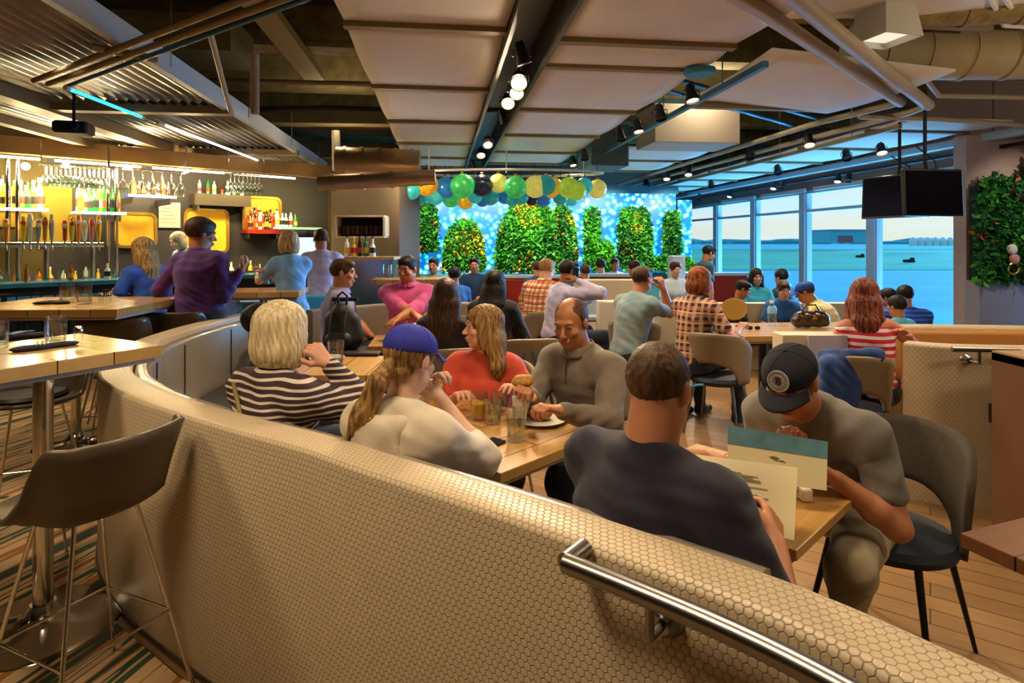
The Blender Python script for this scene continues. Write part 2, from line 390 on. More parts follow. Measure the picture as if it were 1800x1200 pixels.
# ---------- the curving booth wall
def wall_strip(path, off0, off1, z0, z1, r=.02):
    """profile wall following path; off to the left of travel; returns MB-like mesh with uv"""
    n = len(path); V = []; Fq = []; UVs = []; cum = [0]
    for i in range(1, n): cum.append(cum[-1]+(path[i]-path[i-1]).length)
    prof = [(off0, z0), (off0, z1-r), (off0+(r if off1 > off0 else -r)*.3, z1-r*.3), (off0+(r if off1 > off0 else -r), z1), (off1-(r if off1 > off0 else -r), z1), (off1-(r if off1 > off0 else -r)*.3, z1-r*.3), (off1, z1-r), (off1, z0)]
    pl = [0]
    for i in range(1, len(prof)): pl.append(pl[-1]+math.hypot(prof[i][0]-prof[i-1][0], prof[i][1]-prof[i-1][1]))
    for i, p in enumerate(path):
        d = (path[min(i+1, n-1)]-path[max(i-1, 0)]).normalized(); nn = Vector((-d.y, d.x, 0))
        for (o, z) in prof: V.append(p+nn*o+Vector((0, 0, z)))
    K = len(prof)
    for i in range(n-1):
        for j in range(K-1):
            Fq.append((i*K+j, i*K+j+1, (i+1)*K+j+1, (i+1)*K+j)); UVs += [(cum[i], pl[j]), (cum[i], pl[j+1]), (cum[i+1], pl[j+1]), (cum[i+1], pl[j])]
    for base in (0, (n-1)*K):
        Fq.append(tuple(range(base, base+K)) if base == 0 else tuple(range(base+K-1, base-1, -1)))
        UVs += [(prof[j][0], prof[j][1]) for j in (range(K) if base == 0 else range(K-1, -1, -1))]
    return V, Fq, UVs
def wall_obj(name, path, off0, off1, z0, z1, m, r=.02):
    V, Fq, UVs = wall_strip(path, off0, off1, z0, z1, r)
    me = bpy.data.meshes.new(name); me.from_pydata([tuple(v) for v in V], [], Fq); me.update()
    uvl = me.uv_layers.new(name='UVMap'); uvl.data.foreach_set('uv', [c for uv in UVs for c in uv])
    import bmesh
    b_ = bmesh.new(); b_.from_mesh(me); bmesh.ops.recalc_face_normals(b_, faces=b_.faces[:]); b_.to_mesh(me); b_.free()
    me.polygons.foreach_set('use_smooth', [True]*len(me.polygons)); me.set_sharp_from_angle(angle=math.radians(50))
    return link(name, me, m)
BP = spline([(p[0], p[1], 0) for p in ((-2.28, 6.0), (-2.34, 5.3), (-2.38, 4.6), (-2.32, 3.95), (-2.15, 3.42), (-1.9, 3.0), (-1.67, 2.75), (-1.47, 2.57), (-1.1, 2.31), (-.836, 2.14), (-.563, 1.97), (-.344, 1.806), (.14, 1.46), (.523, 1.145), (.753, .878), (1.05, .5), (1.4, .05))], 8)
# travelling away->toward camera; outer face is to the right of travel (negative offset)
bw = wall_obj('booth_wall', BP, -.15, 0, 0, .93, M_hex); tag(bw, 'long curving booth wall covered in beige hexagon tiles, in the foreground', 'partition wall')
# leather back and seat that line its inside, from the far end to under the two-top
M_leather = mat('taupe_leather', '8e8474', .26, noise=.1, nscale=3, bump=.05, bscale=200, coat=.6)
bq = thing('booth_banquette', 'taupe leather banquette lining the inside of the curved booth wall', 'banquette', (0, 0, 0))
seg = BP[:104]
o = wall_obj('backrest', seg, .006, .09, .42, .90, M_leather, .03); o.parent = bq
o = wall_obj('seat', seg, .095, .5, .12, .46, mat('dark_leather', '2b2622', .35), .05); o.parent = bq
sm = MB()
for i in range(4, 100, 9):
    p = BP[i]; d = (BP[i+1]-BP[i-1]).normalized(); nn = Vector((-d.y, d.x, 0)); q = p+nn*.094
    sm.tube([(q.x, q.y, .47), (q.x, q.y, .86)], .004, 5)
sm.build('seam', mat('seam_thread', '4a4238', .8), bq)
o = wall_obj('base_trim', BP, -.156, -.15, 0, .025, M_steel, .003); o.name = 'trim_1'; o['kind'] = 'structure'

# striped carpet runner on the bar side, cut along the booth wall
Mr = mat('striped_carpet', 'c8a878', .8); N, L, b = nodes_of(Mr)
tc = N.new('ShaderNodeTexCoord'); mp = N.new('ShaderNodeMapping'); mp.vector_type = 'TEXTURE'; mp.inputs['Rotation'].default_value = (0, 0, math.radians(74)); mp.inputs['Scale'].default_value = (2.6, .2, 1); L.new(tc.outputs['Object'], mp.inputs[0])
nz = N.new('ShaderNodeTexNoise'); nz.inputs['Scale'].default_value = 1.6; nz.inputs['Detail'].default_value = 3; L.new(mp.outputs[0], nz.inputs[0])
rp = N.new('ShaderNodeValToRGB'); rp.color_ramp.interpolation = 'CONSTANT'; L.new(nz.outputs[0], rp.inputs[0]); e = rp.color_ramp.elements; e[0].color = hexc('1f3a22'); e[0].position = 0; e[1].color = hexc('9c5c28'); e[1].position = .40
for p_, c_ in ((.45, 'c4a274'), (.54, '2f4a2a'), (.585, 'b89468'), (.66, 'a8642c')): q = e.new(p_); q.color = hexc(c_)
L.new(rp.outputs[0], b.inputs['Base Color'])
cp = [off_ for off_ in [(-2.5, 5.9), (-2.55, 4.6), (-2.48, 3.9), (-2.3, 3.35), (-2.03, 2.9), (-1.62, 2.45), (-1.2, 2.15), (-.9, 2.0), (-.6, 1.4), (-.6, -1), (-7, -1), (-7, 5.9)]]
struct(MB().prism(cp, .001, .006), 'floor_carpet', Mr)
# ================= ceiling: fabric clouds, tracks, pipes, ducts, corrugated canopy
ZC = 3.07
M_cloud = mat('ceiling_cloud_fabric', 'e0dad4', .75, noise=.05, nscale=2)
M_strip = mat('cloud_strip_olive', '8a7a52', .6)
def cloud(name, u0, u1, vs, z, label, tilt=0, sag=.035, group=None, strip=True):
    """one fabric cloud: a billowed sheet per bay, held by cross strips"""
    c = UV((u0+u1)/2, (vs[0]+vs[-1])/2, z); r = thing(name, label, 'ceiling panel', c, A, group)
    uc, vc = (u0+u1)/2, (vs[0]+vs[-1])/2
    for i in range(len(vs)-1):
        a, b = vs[i]-vc, vs[i+1]-vc; m = MB()
        m.grid(lambda s, t: (u0-uc+(u1-u0)*s, a+(b-a)*t, (s-.5)*tilt+sag*(1-math.sin(PI*t))), 9, 9)
        m.build('fabric_sheet', M_cloud, r, smooth=True, solid=.02)
        if strip: MB().box(u0-uc-.01, u1-uc+.01, b-.05, b+.03, -.05+sag, .02+sag).build('cross_strip', M_strip, r)
    return r
VJ = [.9, 2.6, 4.26, 5.94, 7.6, 9.26, 10.8, 12.1]
cloud('ceiling_cloud', -.66, .46, VJ, ZC, 'pale fabric ceiling cloud left of the dark central light track')
cloud('ceiling_cloud', .86, 2.25, [.9, 2.9, 4.4, 5.05, 6.76, 8.38, 9.97, 11.4], ZC, 'pale fabric ceiling cloud right of the dark central light track')
cloud('ceiling_cloud', 2.75, 4.45, [4.7, 6.45], ZC+.02, 'large pale ceiling cloud tilted behind the crossing pipes', tilt=-.12)
cloud('ceiling_cloud', 2.4, 4.6, [1.6, 3.0, 4.55], ZC+.3, 'olive-shaded ceiling cloud overhead beside the crossing pipes', tilt=.1)
cloud('ceiling_cloud', 5.6, 7.05, [6.6, 7.3, 8.8, 10.4, 12, 13.6, 15.2, 16.8], ZC-.02, 'long blue-lit ceiling cloud beside the window track', sag=.02)
cloud('ceiling_cloud', 2.7, 4.4, [9.2, 10.6, 12.2], ZC-.02, 'small pale ceiling cloud hung behind the boxy duct')
cloud('ceiling_cloud', 7.3, 7.95, [6.6, 8.8, 11, 13.2, 15.4, 17.6], ZC-.06, 'narrow blue-lit ceiling cloud running along the top of the windows', sag=.01)
# slab beams and fireproofed joists up in the dark void
M_joist = mat('fireproofed_joist', '8d8052', .9, noise=.4, nscale=6, bump=.5, bscale=30)
for i, v in enumerate((1.5, 3.4, 5.3, 7.2, 9.1, 11.0, 13.0, 15, 17)):
    struct(MB(UT).box(-12, 8, v-.09, v+.09, 3.85, 4.3).box(-12, 8, v-.16, v+.16, 3.8, 3.85), 'trim_%d' % (i+10), M_joist)
# tracks
def track(name, u, v0, v1, z, label, m=M_dark, w=.05, h=.05, drops=4):
    r = thing(name, label, 'track', UV(u, (v0+v1)/2, z), A); L_ = (v1-v0)/2
    MB().box(-w/2, w/2, -L_, L_, -h/2, h/2).build('rail', m, r)
    for k in range(drops):
        y = -L_+(k+.5)*2*L_/drops; MB().tube([(0, y, h/2), (0, y, 4.2-z-.4)], .006, 6).build('hanger_rod', m, r)
    return r
M_trackbox = mat('dark_bronze_channel', '3a2f20', .5)
r = thing('light_channel', 'deep dark bronze light channel running between the two central ceiling clouds', 'light fixture', UV(.66, 6.5, ZC), A)
MB().box(-.19, -.16, -5.6, 5.6, -.06, .28).build('side_panel', M_trackbox, r); MB().box(.16, .19, -5.6, 5.6, -.06, .28).build('side_panel', M_trackbox, r)
MB().box(-.19, .19, -5.6, 5.6, .26, .3).build('top_panel', M_trackbox, r)
M_bulb = mat('glowing_bulb', 'fff0d0', .4, emit='ffd890', estr=22)
M_bulb2 = mat('glowing_bulb_blue_room', 'ffe0b0', .4, emit='ffd8a0', estr=12)
M_refl = mat('gold_reflector', 'e8c070', .25, 1)
SP = []
def spot(name, loc, aim, label, group=None, r_=.055, lit=True, mb=None, energy=0, ang=75, hang=.1):
    """track spotlight: bracket, tapered can, bulb; can points along aim"""
    t = thing(name, label, 'spotlight', loc, 0, group)
    R = Vector(aim).to_track_quat('-Z', 'Y').to_matrix()
    MB().tube([(0, 0, hang), (0, 0, .03)], .008, 6).tube([(-r_-.01, 0, -.02), (-r_-.01, 0, .03), (r_+.01, 0, .03), (r_+.01, 0, -.02)], .006, 6).build('bracket', M_dark, t)
    MB().lathe([(r_*.45, .09), (r_*.7, .07), (r_*.75, .0), (r_, -.05), (r_*1.02, -.075), (r_*.9, -.075), (r_*.85, -.05)], 16, R=R).build('can', M_dark, t, smooth=True)
    MB().lathe([(.001, -.04), (r_*.84, -.052), (r_*.8, -.058), (.001, -.056)], 16, R=R).build('bulb', mb or (M_bulb if lit else M_black), t, smooth=True)
    if energy:
        l = lamp('SPOT', 'light_source', Vector((0, 0, 0))+R @ Vector((0, 0, -.08)), energy, size=.05, target=R @ Vector((0, 0, -2)), angle=ang, blend=.7); l.parent = t
    return t
def lamp(kind, name, loc, energy, col=(1, .77, .50), size=.1, target=None, angle=90, blend=.6, sy=None):
    l = bpy.data.lights.new(name, kind); l.energy = energy; l.color = col
    if kind == 'AREA': l.size = size; l.shape = 'RECTANGLE' if sy else 'SQUARE'; l.size_y = sy or size
    else: l.shadow_soft_size = size
    if kind == 'SPOT': l.spot_size = math.radians(angle); l.spot_blend = blend
    o = bpy.data.objects.new(name, l); COL.objects.link(o); o.location = loc
    if target is not None: o.rotation_euler = (Vector(target)-Vector(loc)).to_track_quat('-Z', 'Y').to_euler()
    return o
# lit heads in the central channel, aimed a little at the viewer
for i, (px, py) in enumerate(((912, 140), (908, 158), (893, 176), (857, 249), (845, 268))):
    p = PZ(px, py, 2.95); q = ['nearest', 'second', 'third', 'fourth', 'farthest'][i]
    spot('track_spotlight', p, (.0, -.75, -.66) if i < 3 else (.1, -.6, -.8), q+' glowing spotlight in the dark central channel', r_=.075 if i == 0 else .07, energy=70, ang=120)
for i, (px, py) in enumerate(((885, 205), (833, 290), (917, 95))):
    p = PZ(px, py, 2.95); spot('track_spotlight', p, (.3, .2, -.9), ['unlit black spotlight in the middle of the central channel', 'unlit black spotlight at the far end of the central channel', 'unlit black spotlight at the near end of the central channel'][i], lit=False)
M_track_blue = mat('track_blue_grey', '44708a', .4, .5)
track('light_track', 2.52, 4.4, 11.6, 2.96, 'blue-grey light track right of the central ceiling clouds', M_track_blue, drops=5)
for i, (px, py, l_) in enumerate(((1215, 165, 1), (1160, 198, 0), (1121, 222, 1), (1090, 236, 0), (1027, 272, 0), (1007, 284, 1))):
    Y = F*(2.85-H)/(HY-py); p = P(px, py, Y)
    spot('track_spotlight', p, (.1, -.3, -.95), ['nearest', 'second', 'third', 'fourth', 'fifth', 'sixth'][i]+' black spotlight on the blue-grey track, counted from the viewer', r_=.06, lit=bool(l_), mb=M_bulb2 if l_ else None, energy=60 if l_ else 0, ang=110)
o = MB().lathe([(.02, .06), (.13, .05), (.14, .02), (.12, 0), (.02, 0)], 20).build('track_feed_box', mat('blue_canopy', '3a8ab8', .4), None, smooth=True); o.location = PZ(1230, 132, 3.0); tag(o, 'round blue-grey feed canopy above the nearest spotlight of the blue track', 'light fixture')
track('light_track', 5.25, 6.3, 14.5, 2.9, 'conduit-like light track along the pipe pair near the windows', M_strip, drops=5)
for i, (px, py, l_) in enumerate(((1422, 248, 1), (1318, 270, 0), (1210, 302, 1), (1172, 310, 1), (1136, 322, 0))):
    Y = F*(2.85-H)/(HY-py); p = P(px, py, Y)
    spot('track_spotlight', p, (-.1, -.45, -.9), ['first', 'second', 'third', 'fourth', 'fifth'][i]+' spotlight, counted from the right, tucked under the pipe pair by the windows', r_=.07, lit=bool(l_), mb=M_bulb2 if l_ else None, energy=60 if l_ else 0, ang=110)
for i, (px, py, l_) in enumerate(((1549, 262, 1), (1488, 272, 0), (1367, 298, 0), (1250, 323, 0))):
    Y = F*(2.82-H)/(HY-py); p = P(px, py, Y)
    spot('track_spotlight', p, (-.1, -.45, -.9), ['first', 'second', 'third', 'fourth'][i]+' spotlight, counted from the right, on the row under the blue-lit ceiling cloud', r_=.07, lit=bool(l_), mb=M_bulb2 if l_ else None, energy=40 if l_ else 0, ang=110)
# window soffit beam and its track
M_soffit = mat('blue_grey_soffit', 'a9c4d6', .5)
struct(MB(UT).box(7.2, 7.32, 5.5, 18, 2.92, 3.02), 'trim_30', M_soffit)
struct(MB(UT).box(7.32, 8.0, 5.5, 18, 2.98, 3.02), 'trim_31', mat('soffit_rose', '9a8478', .7))
track('light_track', 7.5, 6.5, 16.5, 2.85, 'black light track right above the window heads', drops=6)
for i, (px, py, l_) in enumerate(((1473, 314, 1), (1492, 312, 0), (1360, 327, 1), (1375, 325, 0), (1283, 342, 1), (1229, 346, 0), (1170, 352, 0), (1180, 352, 0))):
    Y = F*(2.75-H)/(HY-py); p = P(px, py, Y)
    spot('track_spotlight', p, (-.3, -.3, -.9), ['first', 'second', 'third', 'fourth', 'fifth', 'sixth', 'seventh', 'eighth'][i]+' spotlight on the black track above the windows, counted from the televisions', r_=.065, lit=bool(l_), mb=M_bulb2 if l_ else None)
# head rail over the windows that catches the daylight
for i in range(4):
    v = 8.9+i*2.1; solo(MB(UT).box(7.88, 7.94, v-.9, v+.9, 2.66, 2.74), 'linear_diffuser', mat('white_grille', 'e8eef2', .4), ['first', 'second', 'third', 'fourth'][i]+' white linear air diffuser over the windows, counted from the televisions', 'air vent')
# pipes
M_pipe = mat('cream_painted_pipe', 'b3a68c', .5, noise=.06, nscale=5)
def pipe(pts, r, label, name='ceiling_pipe', m=None, cat='pipe'):
    o = solo(MB().tube(pts, r, 14), name, m or M_pipe, label, cat, smooth=True); return o
za = 3.02
def rr(*pp): return [PZ(x, y, z) for x, y, z in pp]
pipe(rr((1330, -60, za), (1455, 45, za), (1632, 185, za)), .058, 'thick cream pipe crossing the ceiling, the right one of the diagonal pair')
pipe(rr((1200, -60, za), (1325, 10, za), (1583, 180, za)), .052, 'thick cream pipe crossing the ceiling, the left one of the diagonal pair')
pipe(rr((1632, 185, za), (1600, 197, za), (1100, 328, za)), .035, 'long cream conduit running away along the windows, right one of the pair')
pipe(rr((1583, 180, za), (1440, 215, za), (1080, 326, za)), .035, 'long cream conduit running away along the windows, left one of the pair')
pipe(rr((1510, 205, za-.02), (1640, 209, za-.02), (1830, 222, za-.02)), .03, 'thin cream conduit running right below the big round duct')
pipe(rr((1620, 130, 3.3), (1650, 168, 3.2), (1830, 172, 3.2)), .028, 'bent cream conduit under the round duct at the right edge')
pipe(rr((1740, -5, 3.4), (1765, 45, 3.4), (1830, 48, 3.4)), .02, 'thin bent white conduit, lower of two in the top right corner', m=M_white)
pipe(rr((1765, -5, 3.4), (1785, 25, 3.4), (1830, 28, 3.4)), .02, 'thin bent white conduit, upper of two in the top right corner', m=M_white)
# big ducts at the right
M_duct = mat('beige_duct', 'a99a78', .6, noise=.12, nscale=2)
def duct(a, b, r, label, rings=6, m=None):
    t = thing('round_duct', label, 'duct', (a+b)/2); d = (b-a)/2
    MB().tube([-d, d], r, 32).build('pipe', m or M_duct, t, smooth=True)
    for i in range(rings):
        c = -d+(2*d)*(i+.5)/rings; MB().tube([c-d.normalized()*.02, c+d.normalized()*.02], r+.012, 32).build('joint_ring', m or M_duct, t, smooth=True)
    return t
duct(P(1500, 92, 5.6), P(1950, 88, 5.6), .26, 'big beige round duct crossing above the right side')
duct(P(1560, 15, 5.0), P(1950, -8, 4.6), .17, 'second beige round duct above the big one in the top right corner', 4, mat('mottled_duct', '9c8b62', .9, noise=.4, nscale=12, bump=.4))
M_silver = mat('silver_duct', 'b09878', .35, .8, noise=.1, nscale=3)
duct(P(592, 282, 8.1), P(738, 288, 8.2), .19, 'silver round duct glowing under the lights above the dark wall box', 5, M_silver)
duct(P(560, 322, 7.6), P(765, 311, 7.7), .10, 'slim silver duct beneath the glowing round duct', 4, M_silver)
# boxy duct hanging in the middle
solo(MB(UT).box(2.95, 4.2, 8.0, 8.8, 2.96, 3.5), 'rectangular_duct', mat('grey_duct_box', 'aba293', .6), 'boxy pale grey duct hung behind the blue-grey track', 'duct', bevel=.01)
solo(MB(UT).box(2.3, 2.9, 9.0, 9.9, 2.75, 3.4), 'duct_drop', mat('teal_grey_box', '4a6068', .6), 'dark grey-blue duct box dropping at the end of the blue-grey track', 'duct', bevel=.01)
solo(MB(UT).box(-4.2, 2.2, 10.2, 10.8, 3.45, 3.8), 'rectangular_duct', M_olive, 'long olive duct crossing high in the ceiling void', 'duct')
solo(MB(UT).box(-6, -2.0, 6.0, 6.7, 3.4, 3.75), 'rectangular_duct', mat('olive_metal', '6b6036', .7, noise=.3, nscale=3), 'wide olive duct crossing in the void behind the corrugated canopy', 'duct')
solo(MB(UT).box(-1.75, -1.5, 2.2, 8.2, 3.66, 3.75), 'cable_tray', mat('tray_tan', '8c7c4c', .6), 'flat tan tray running up in the void left of the clouds', 'duct')
solo(MB(UT).tube([(-3, 8.3, 3.3), (-1.5, 8.2, 3.36), (0, 8.0, 3.3), (1.2, 7.8, 3.34)], .035, 8), 'flexible_hose', M_black, 'black flexible hose hanging across the ceiling void', 'hose', smooth=True)
for i, (u0, v0, u1, v1, z) in enumerate(((-5.5, 4.6, 1.5, 4.9, 3.55), (-4.5, 7.6, .5, 7.4, 3.5), (-3.4, 9.2, .2, 9.0, 3.3), (-4.5, 12.4, -.7, 12.2, 3.25), (2.4, 6.2, 6, 8.4, 3.35), (2.4, 6.6, 6, 9, 3.35))):
    pipe([UV(u0, v0, z), UV(u1, v1, z)], .03, ['tan conduit crossing high above the near canopy bay', 'tan conduit crossing high above the second canopy bay', 'tan conduit crossing above the third canopy bay', 'tan conduit crossing above the far canopy bay', 'grey strut crossing the blue-lit void by the second cloud, front one', 'grey strut crossing the blue-lit void by the second cloud, back one'][i], m=M_strip if i < 4 else M_track_blue)
pipe([P(448, 95, 5), P(448, 200, 5)], .035, 'tan vertical pipe standing above the canopy edge')
pipe([P(370, 60, 4.2), P(405, 195, 5.6)], .022, 'slanting tan brace rod reaching down to the canopy edge')
pipe([P(590, 230, 8.5), P(592, 300, 8.5)], .06, 'cream vertical pipe near the far end of the canopy')
# flood light box
r = thing('flood_lamp', 'square white hooded lamp hanging by the big round duct', 'lamp', P(1556, 45, 4.6), .25)
MB().add([(-.13, -.13, .16), (.13, -.13, .16), (.13, .13, .16), (-.13, .13, .16), (-.17, -.17, -.12), (.17, -.17, -.12), (.17, .17, -.12), (-.17, .17, -.12)], [(0, 1, 2, 3), (0, 4, 5, 1), (1, 5, 6, 2), (2, 6, 7, 3), (3, 7, 4, 0)]).build('hood', mat('lamp_white', 'c9ccc8', .4), r, solid=.012)
MB().cbox((0, 0, -.07), .28, .28, .02).build('diffuser', mat('lamp_glass', 'e8e6e0', .3, emit='fff0d8', estr=.6), r)
MB().tube([(0, 0, .16), (0, 0, .6)], .01, 6).build('hanger_rod', M_steel, r)
# ---------- corrugated metal canopy
M_corr = mat('corrugated_steel', '8f8a86', .35, .75, noise=.12, nscale=4)
M_edge = mat('canopy_edge_white', 'c2ccd6', .5)
M_rail = mat('canopy_rail_brown', '8e7a58', .5)
cv = thing('corrugated_canopy', 'corrugated metal ceiling canopy hanging over the bar side', 'canopy', UV(-3.1, 7.5, 3.0), A)
def corr(u0, u1, v0, v1, z, amp=.022, per=.105):
    n = int((u1-u0)/per*6)
    MB().grid(lambda s, t: (u0+3.1+(u1-u0)*s, v0-7.5+(v1-v0)*t, z-3.0+amp*math.sin(2*PI*(u1-u0)*s/per)), n+1, 2).build('corrugated_sheet', M_corr, cv, smooth=True, solid=.003)
for (a, b) in ((.4, 3.35), (3.55, 6.7), (6.85, 9.75), (9.9, 14.2)): corr(-4.0, -2.3, a, b, 3.06)
for (a, b) in ((.4, 4.4), (4.6, 9.0), (9.2, 13.5)): corr(-4.75, -4.2, a, b, 2.97)
for v in (3.45, 6.78, 9.83): MB().box(-.95, .85, v-7.5-.07, v-7.5+.07, -.06, .02).build('cross_beam', M_rail, cv)
MB().box(.78, .84, -7.1, 6.7, -.02, .16).build('edge_fascia', M_edge, cv)
MB().box(-1.12, -.92, -7.1, 6.6, -.08, .06).build('edge_rail', M_rail, cv)
MB().box(-1.75, -1.62, -7.1, 6.6, -.14, .0).build('lower_rail', mat('lower_rail_brown', '7c6644', .6), cv)
for i, v in enumerate((3.0, 5.2, 7.2, 9.2, 11.2)):
    for u in (-4.1, -2.2): MB().tube([(u+3.1, v-7.5, 0), (u+3.1, v-7.5, 1.2)], .006, 6).build('hanger_rod', M_steel, cv)
for i, (a, b, c) in enumerate((((60, 142), (480, -20), 'diagonal tan strut under the canopy, leftmost of three'), ((85, 148), (520, -10), 'diagonal tan strut under the canopy, middle of three'), ((116, 152), (560, -10), 'diagonal dark steel strut under the canopy, rightmost of three'))):
    pipe([PZ(a[0], a[1], 2.93), PZ(b[0], b[1], 2.93)], .024 if i < 2 else .017, c, 'ceiling_strut', M_rail if i < 2 else M_track_blue)
pipe([PZ(160, 82, 2.95), PZ(276, 104, 2.95)], .028, 'short tan strut crossing the diagonal struts', 'ceiling_strut', M_rail)
def tube_lamp(a, b, c, s, label):
    p, q = PZ(*a, 2.9), PZ(*b, 2.9); t = thing('tube_lamp', label, 'lamp', (p+q)/2); d = (q-p)/2
    MB().tube([-d, d], .016, 10).build('tube', mat('tube_'+c, c, .4, emit=c, estr=s), t, smooth=True)
    for k in (-1, 1): MB().tube([d*k*.96, d*k*1.04], .022, 10).build('end_cap', M_white, t)
    return t
tube_lamp((118, 155), (250, 206), '30c8ff', 1.6, 'cyan glowing tube lamp under the near canopy bay')
tube_lamp((282, 217), (462, 285), 'f4f6ff', 1.6, 'long thin white tube lamp under the middle canopy bay')
tube_lamp((470, 290), (562, 328), 'f4ecd8', 1.2, 'thin pale tube lamp under the far canopy bay')
# projector hanging over the bar
r = thing('projector', 'small black projector hanging from the canopy above the bar', 'projector', P(130, 226, 6.0), .3)
MB().cbox((0, 0, 0), .30, .25, .12, bev=.02).build('body', M_black, r); MB().lathe([(.04, 0), (.04, .04), (.03, .05)], 14, (0.06, -.13, 0), R=Matrix.Rotation(PI/2, 3, 'X')).build('lens', mat('lens_glass', '202838', .1), r)
MB().tube([(0, 0, .06), (0, 0, .4)], .015, 8).build('mount_pole', M_dark, r)
# televisions
def tv(c, rz, label, w=.95, h=.52, tilt=.12):
    t = thing('television', label, 'television', c, rz)
    R = Matrix.Rotation(-tilt, 3, 'X')
    MB().box(-w/2, w/2, 0, .05, -h/2, h/2, R, (0, 0, 0)).build('housing', mat('tv_black', '0b0c12', .4), t, bevel=.008)
    MB().box(-w/2+.02, w/2-.02, -.006, -.002, -h/2+.025, h/2-.02, R, (0, 0, 0)).build('screen', mat('tv_screen', '05071a', .6, spec=.08), t)
    MB().cbox((0, .07, 0), .3, .06, .2).build('wall_plate', M_steel, t)
    MB().tube([(0, .08, .1), (0, .12, .35), (0, .12, 1.0-.1)], .018, 8).build('mount_pole', M_dark, t)
    MB().tube([(.12, .08, .1), (.12, .12, .35), (-.1, .12, .5)], .008, 6).build('cable', M_black, t)
    return t
tv(P(1642, 338, 6.3), .12, 'big black television facing the room by the leafy wall', .68, .50, .05)
tv(P(1570, 345, 7.2), -1.15, 'black television turned sideways behind the front one', .8, .52, .05)
# ================= people
def v3(*a): return Vector(a)
SK = {k: mat('skin_'+k, c, .5, noise=.12, nscale=9, spec=.4) for k, c in dict(fair='d9a183', tan='b87a55', warm='c98a66', brown='8a5638', pale='e0b498').items()}
def hairm(n, c, c2): return mat('hair_'+n, c, .55, col2=c2, nscale=3, stretch=(26, 26, 2.2), bump=.3, bscale=4, spec=.35)
HM = dict(blond=hairm('blond', 'dcb878', '8f6a38'), darkblond=hairm('dark_blond', 'b0884c', '5e4322'), brown=hairm('brown', '54371f', '24150b'), black=hairm('black', '1d1612', '0a0706'),
          red=hairm('auburn', 'a85a24', '4a1f10'), buzz=hairm('buzz', '5c4026', '3a2817'), grey=hairm('grey', 'c8b8a0', '8f7f6c'), blue=hairm('dark_streaked', 'a8583c', '1c0a1c'), pale=hairm('pale', 'e6d6b0', 'b09a68'))
def cloth(n, c, c2=None, r=.85): return mat('cloth_'+n, c, r, noise=.12, nscale=7, bump=.12, bscale=260, sheen=.15, col2=c2)
def ik(s, t, la, lb, pole):
    d = t-s; D = d.length; mx_ = (la+lb)*.995
    if D > mx_: t = s+d*(mx_/D); d = t-s; D = mx_
    D = max(D, abs(la-lb)+.02); x = (la*la-lb*lb+D*D)/(2*D); h = math.sqrt(max(la*la-x*x, 0)); u = d.normalized()
    p = pole-u*pole.dot(u); p = p.normalized() if p.length > 1e-4 else u.orthogonal()
    return s+u*x+p*h, t
def hand_prims(w, hd, pn, side, curl, spread=1):
    hd = hd.normalized(); pn = (pn-hd*pn.dot(hd)).normalized(); sv = hd.cross(pn)*(1 if side > 0 else -1); pr = []
    cu = curl if isinstance(curl, (list, tuple)) else [curl*x for x in (.85, 1, 1.05, 1.15)]
    for i, (o, L_) in enumerate(((.030, .070), (.010, .080), (-.011, .074), (-.030, .058))):
        b = w+hd*(.088-.004*abs(i-1))+sv*o*spread; pr.append(('c', tuple(w+sv*o*.55+hd*.012), tuple(b), .0145, .0115, .012))
        p = b; a = 0
        for j, f in enumerate((.44, .31, .25)):
            a += cu[i]*(.7, 1, .75)[j]; d = hd*math.cos(a)+pn*math.sin(a)+sv*o*1.2*spread; q = p+d.normalized()*L_*f
            pr.append(('c', tuple(p), tuple(q), .0098-.0008*j, .0092-.0008*j, .004)); p = q
    t0 = w+hd*.028+sv*.02; t1 = t0+(hd*.55+sv*.65+pn*.3).normalized()*.042; t2 = t1+(hd*.9+sv*.22+pn*.45).normalized()*.03; t3 = t2+(hd*.95-sv*.05+pn*.5).normalized()*.024
    pr += [('c', tuple(t0), tuple(t1), .015, .0125, .012), ('c', tuple(t1), tuple(t2), .0115, .0105, .005), ('c', tuple(t2), tuple(t3), .0105, .0085, .004)]
    return pr
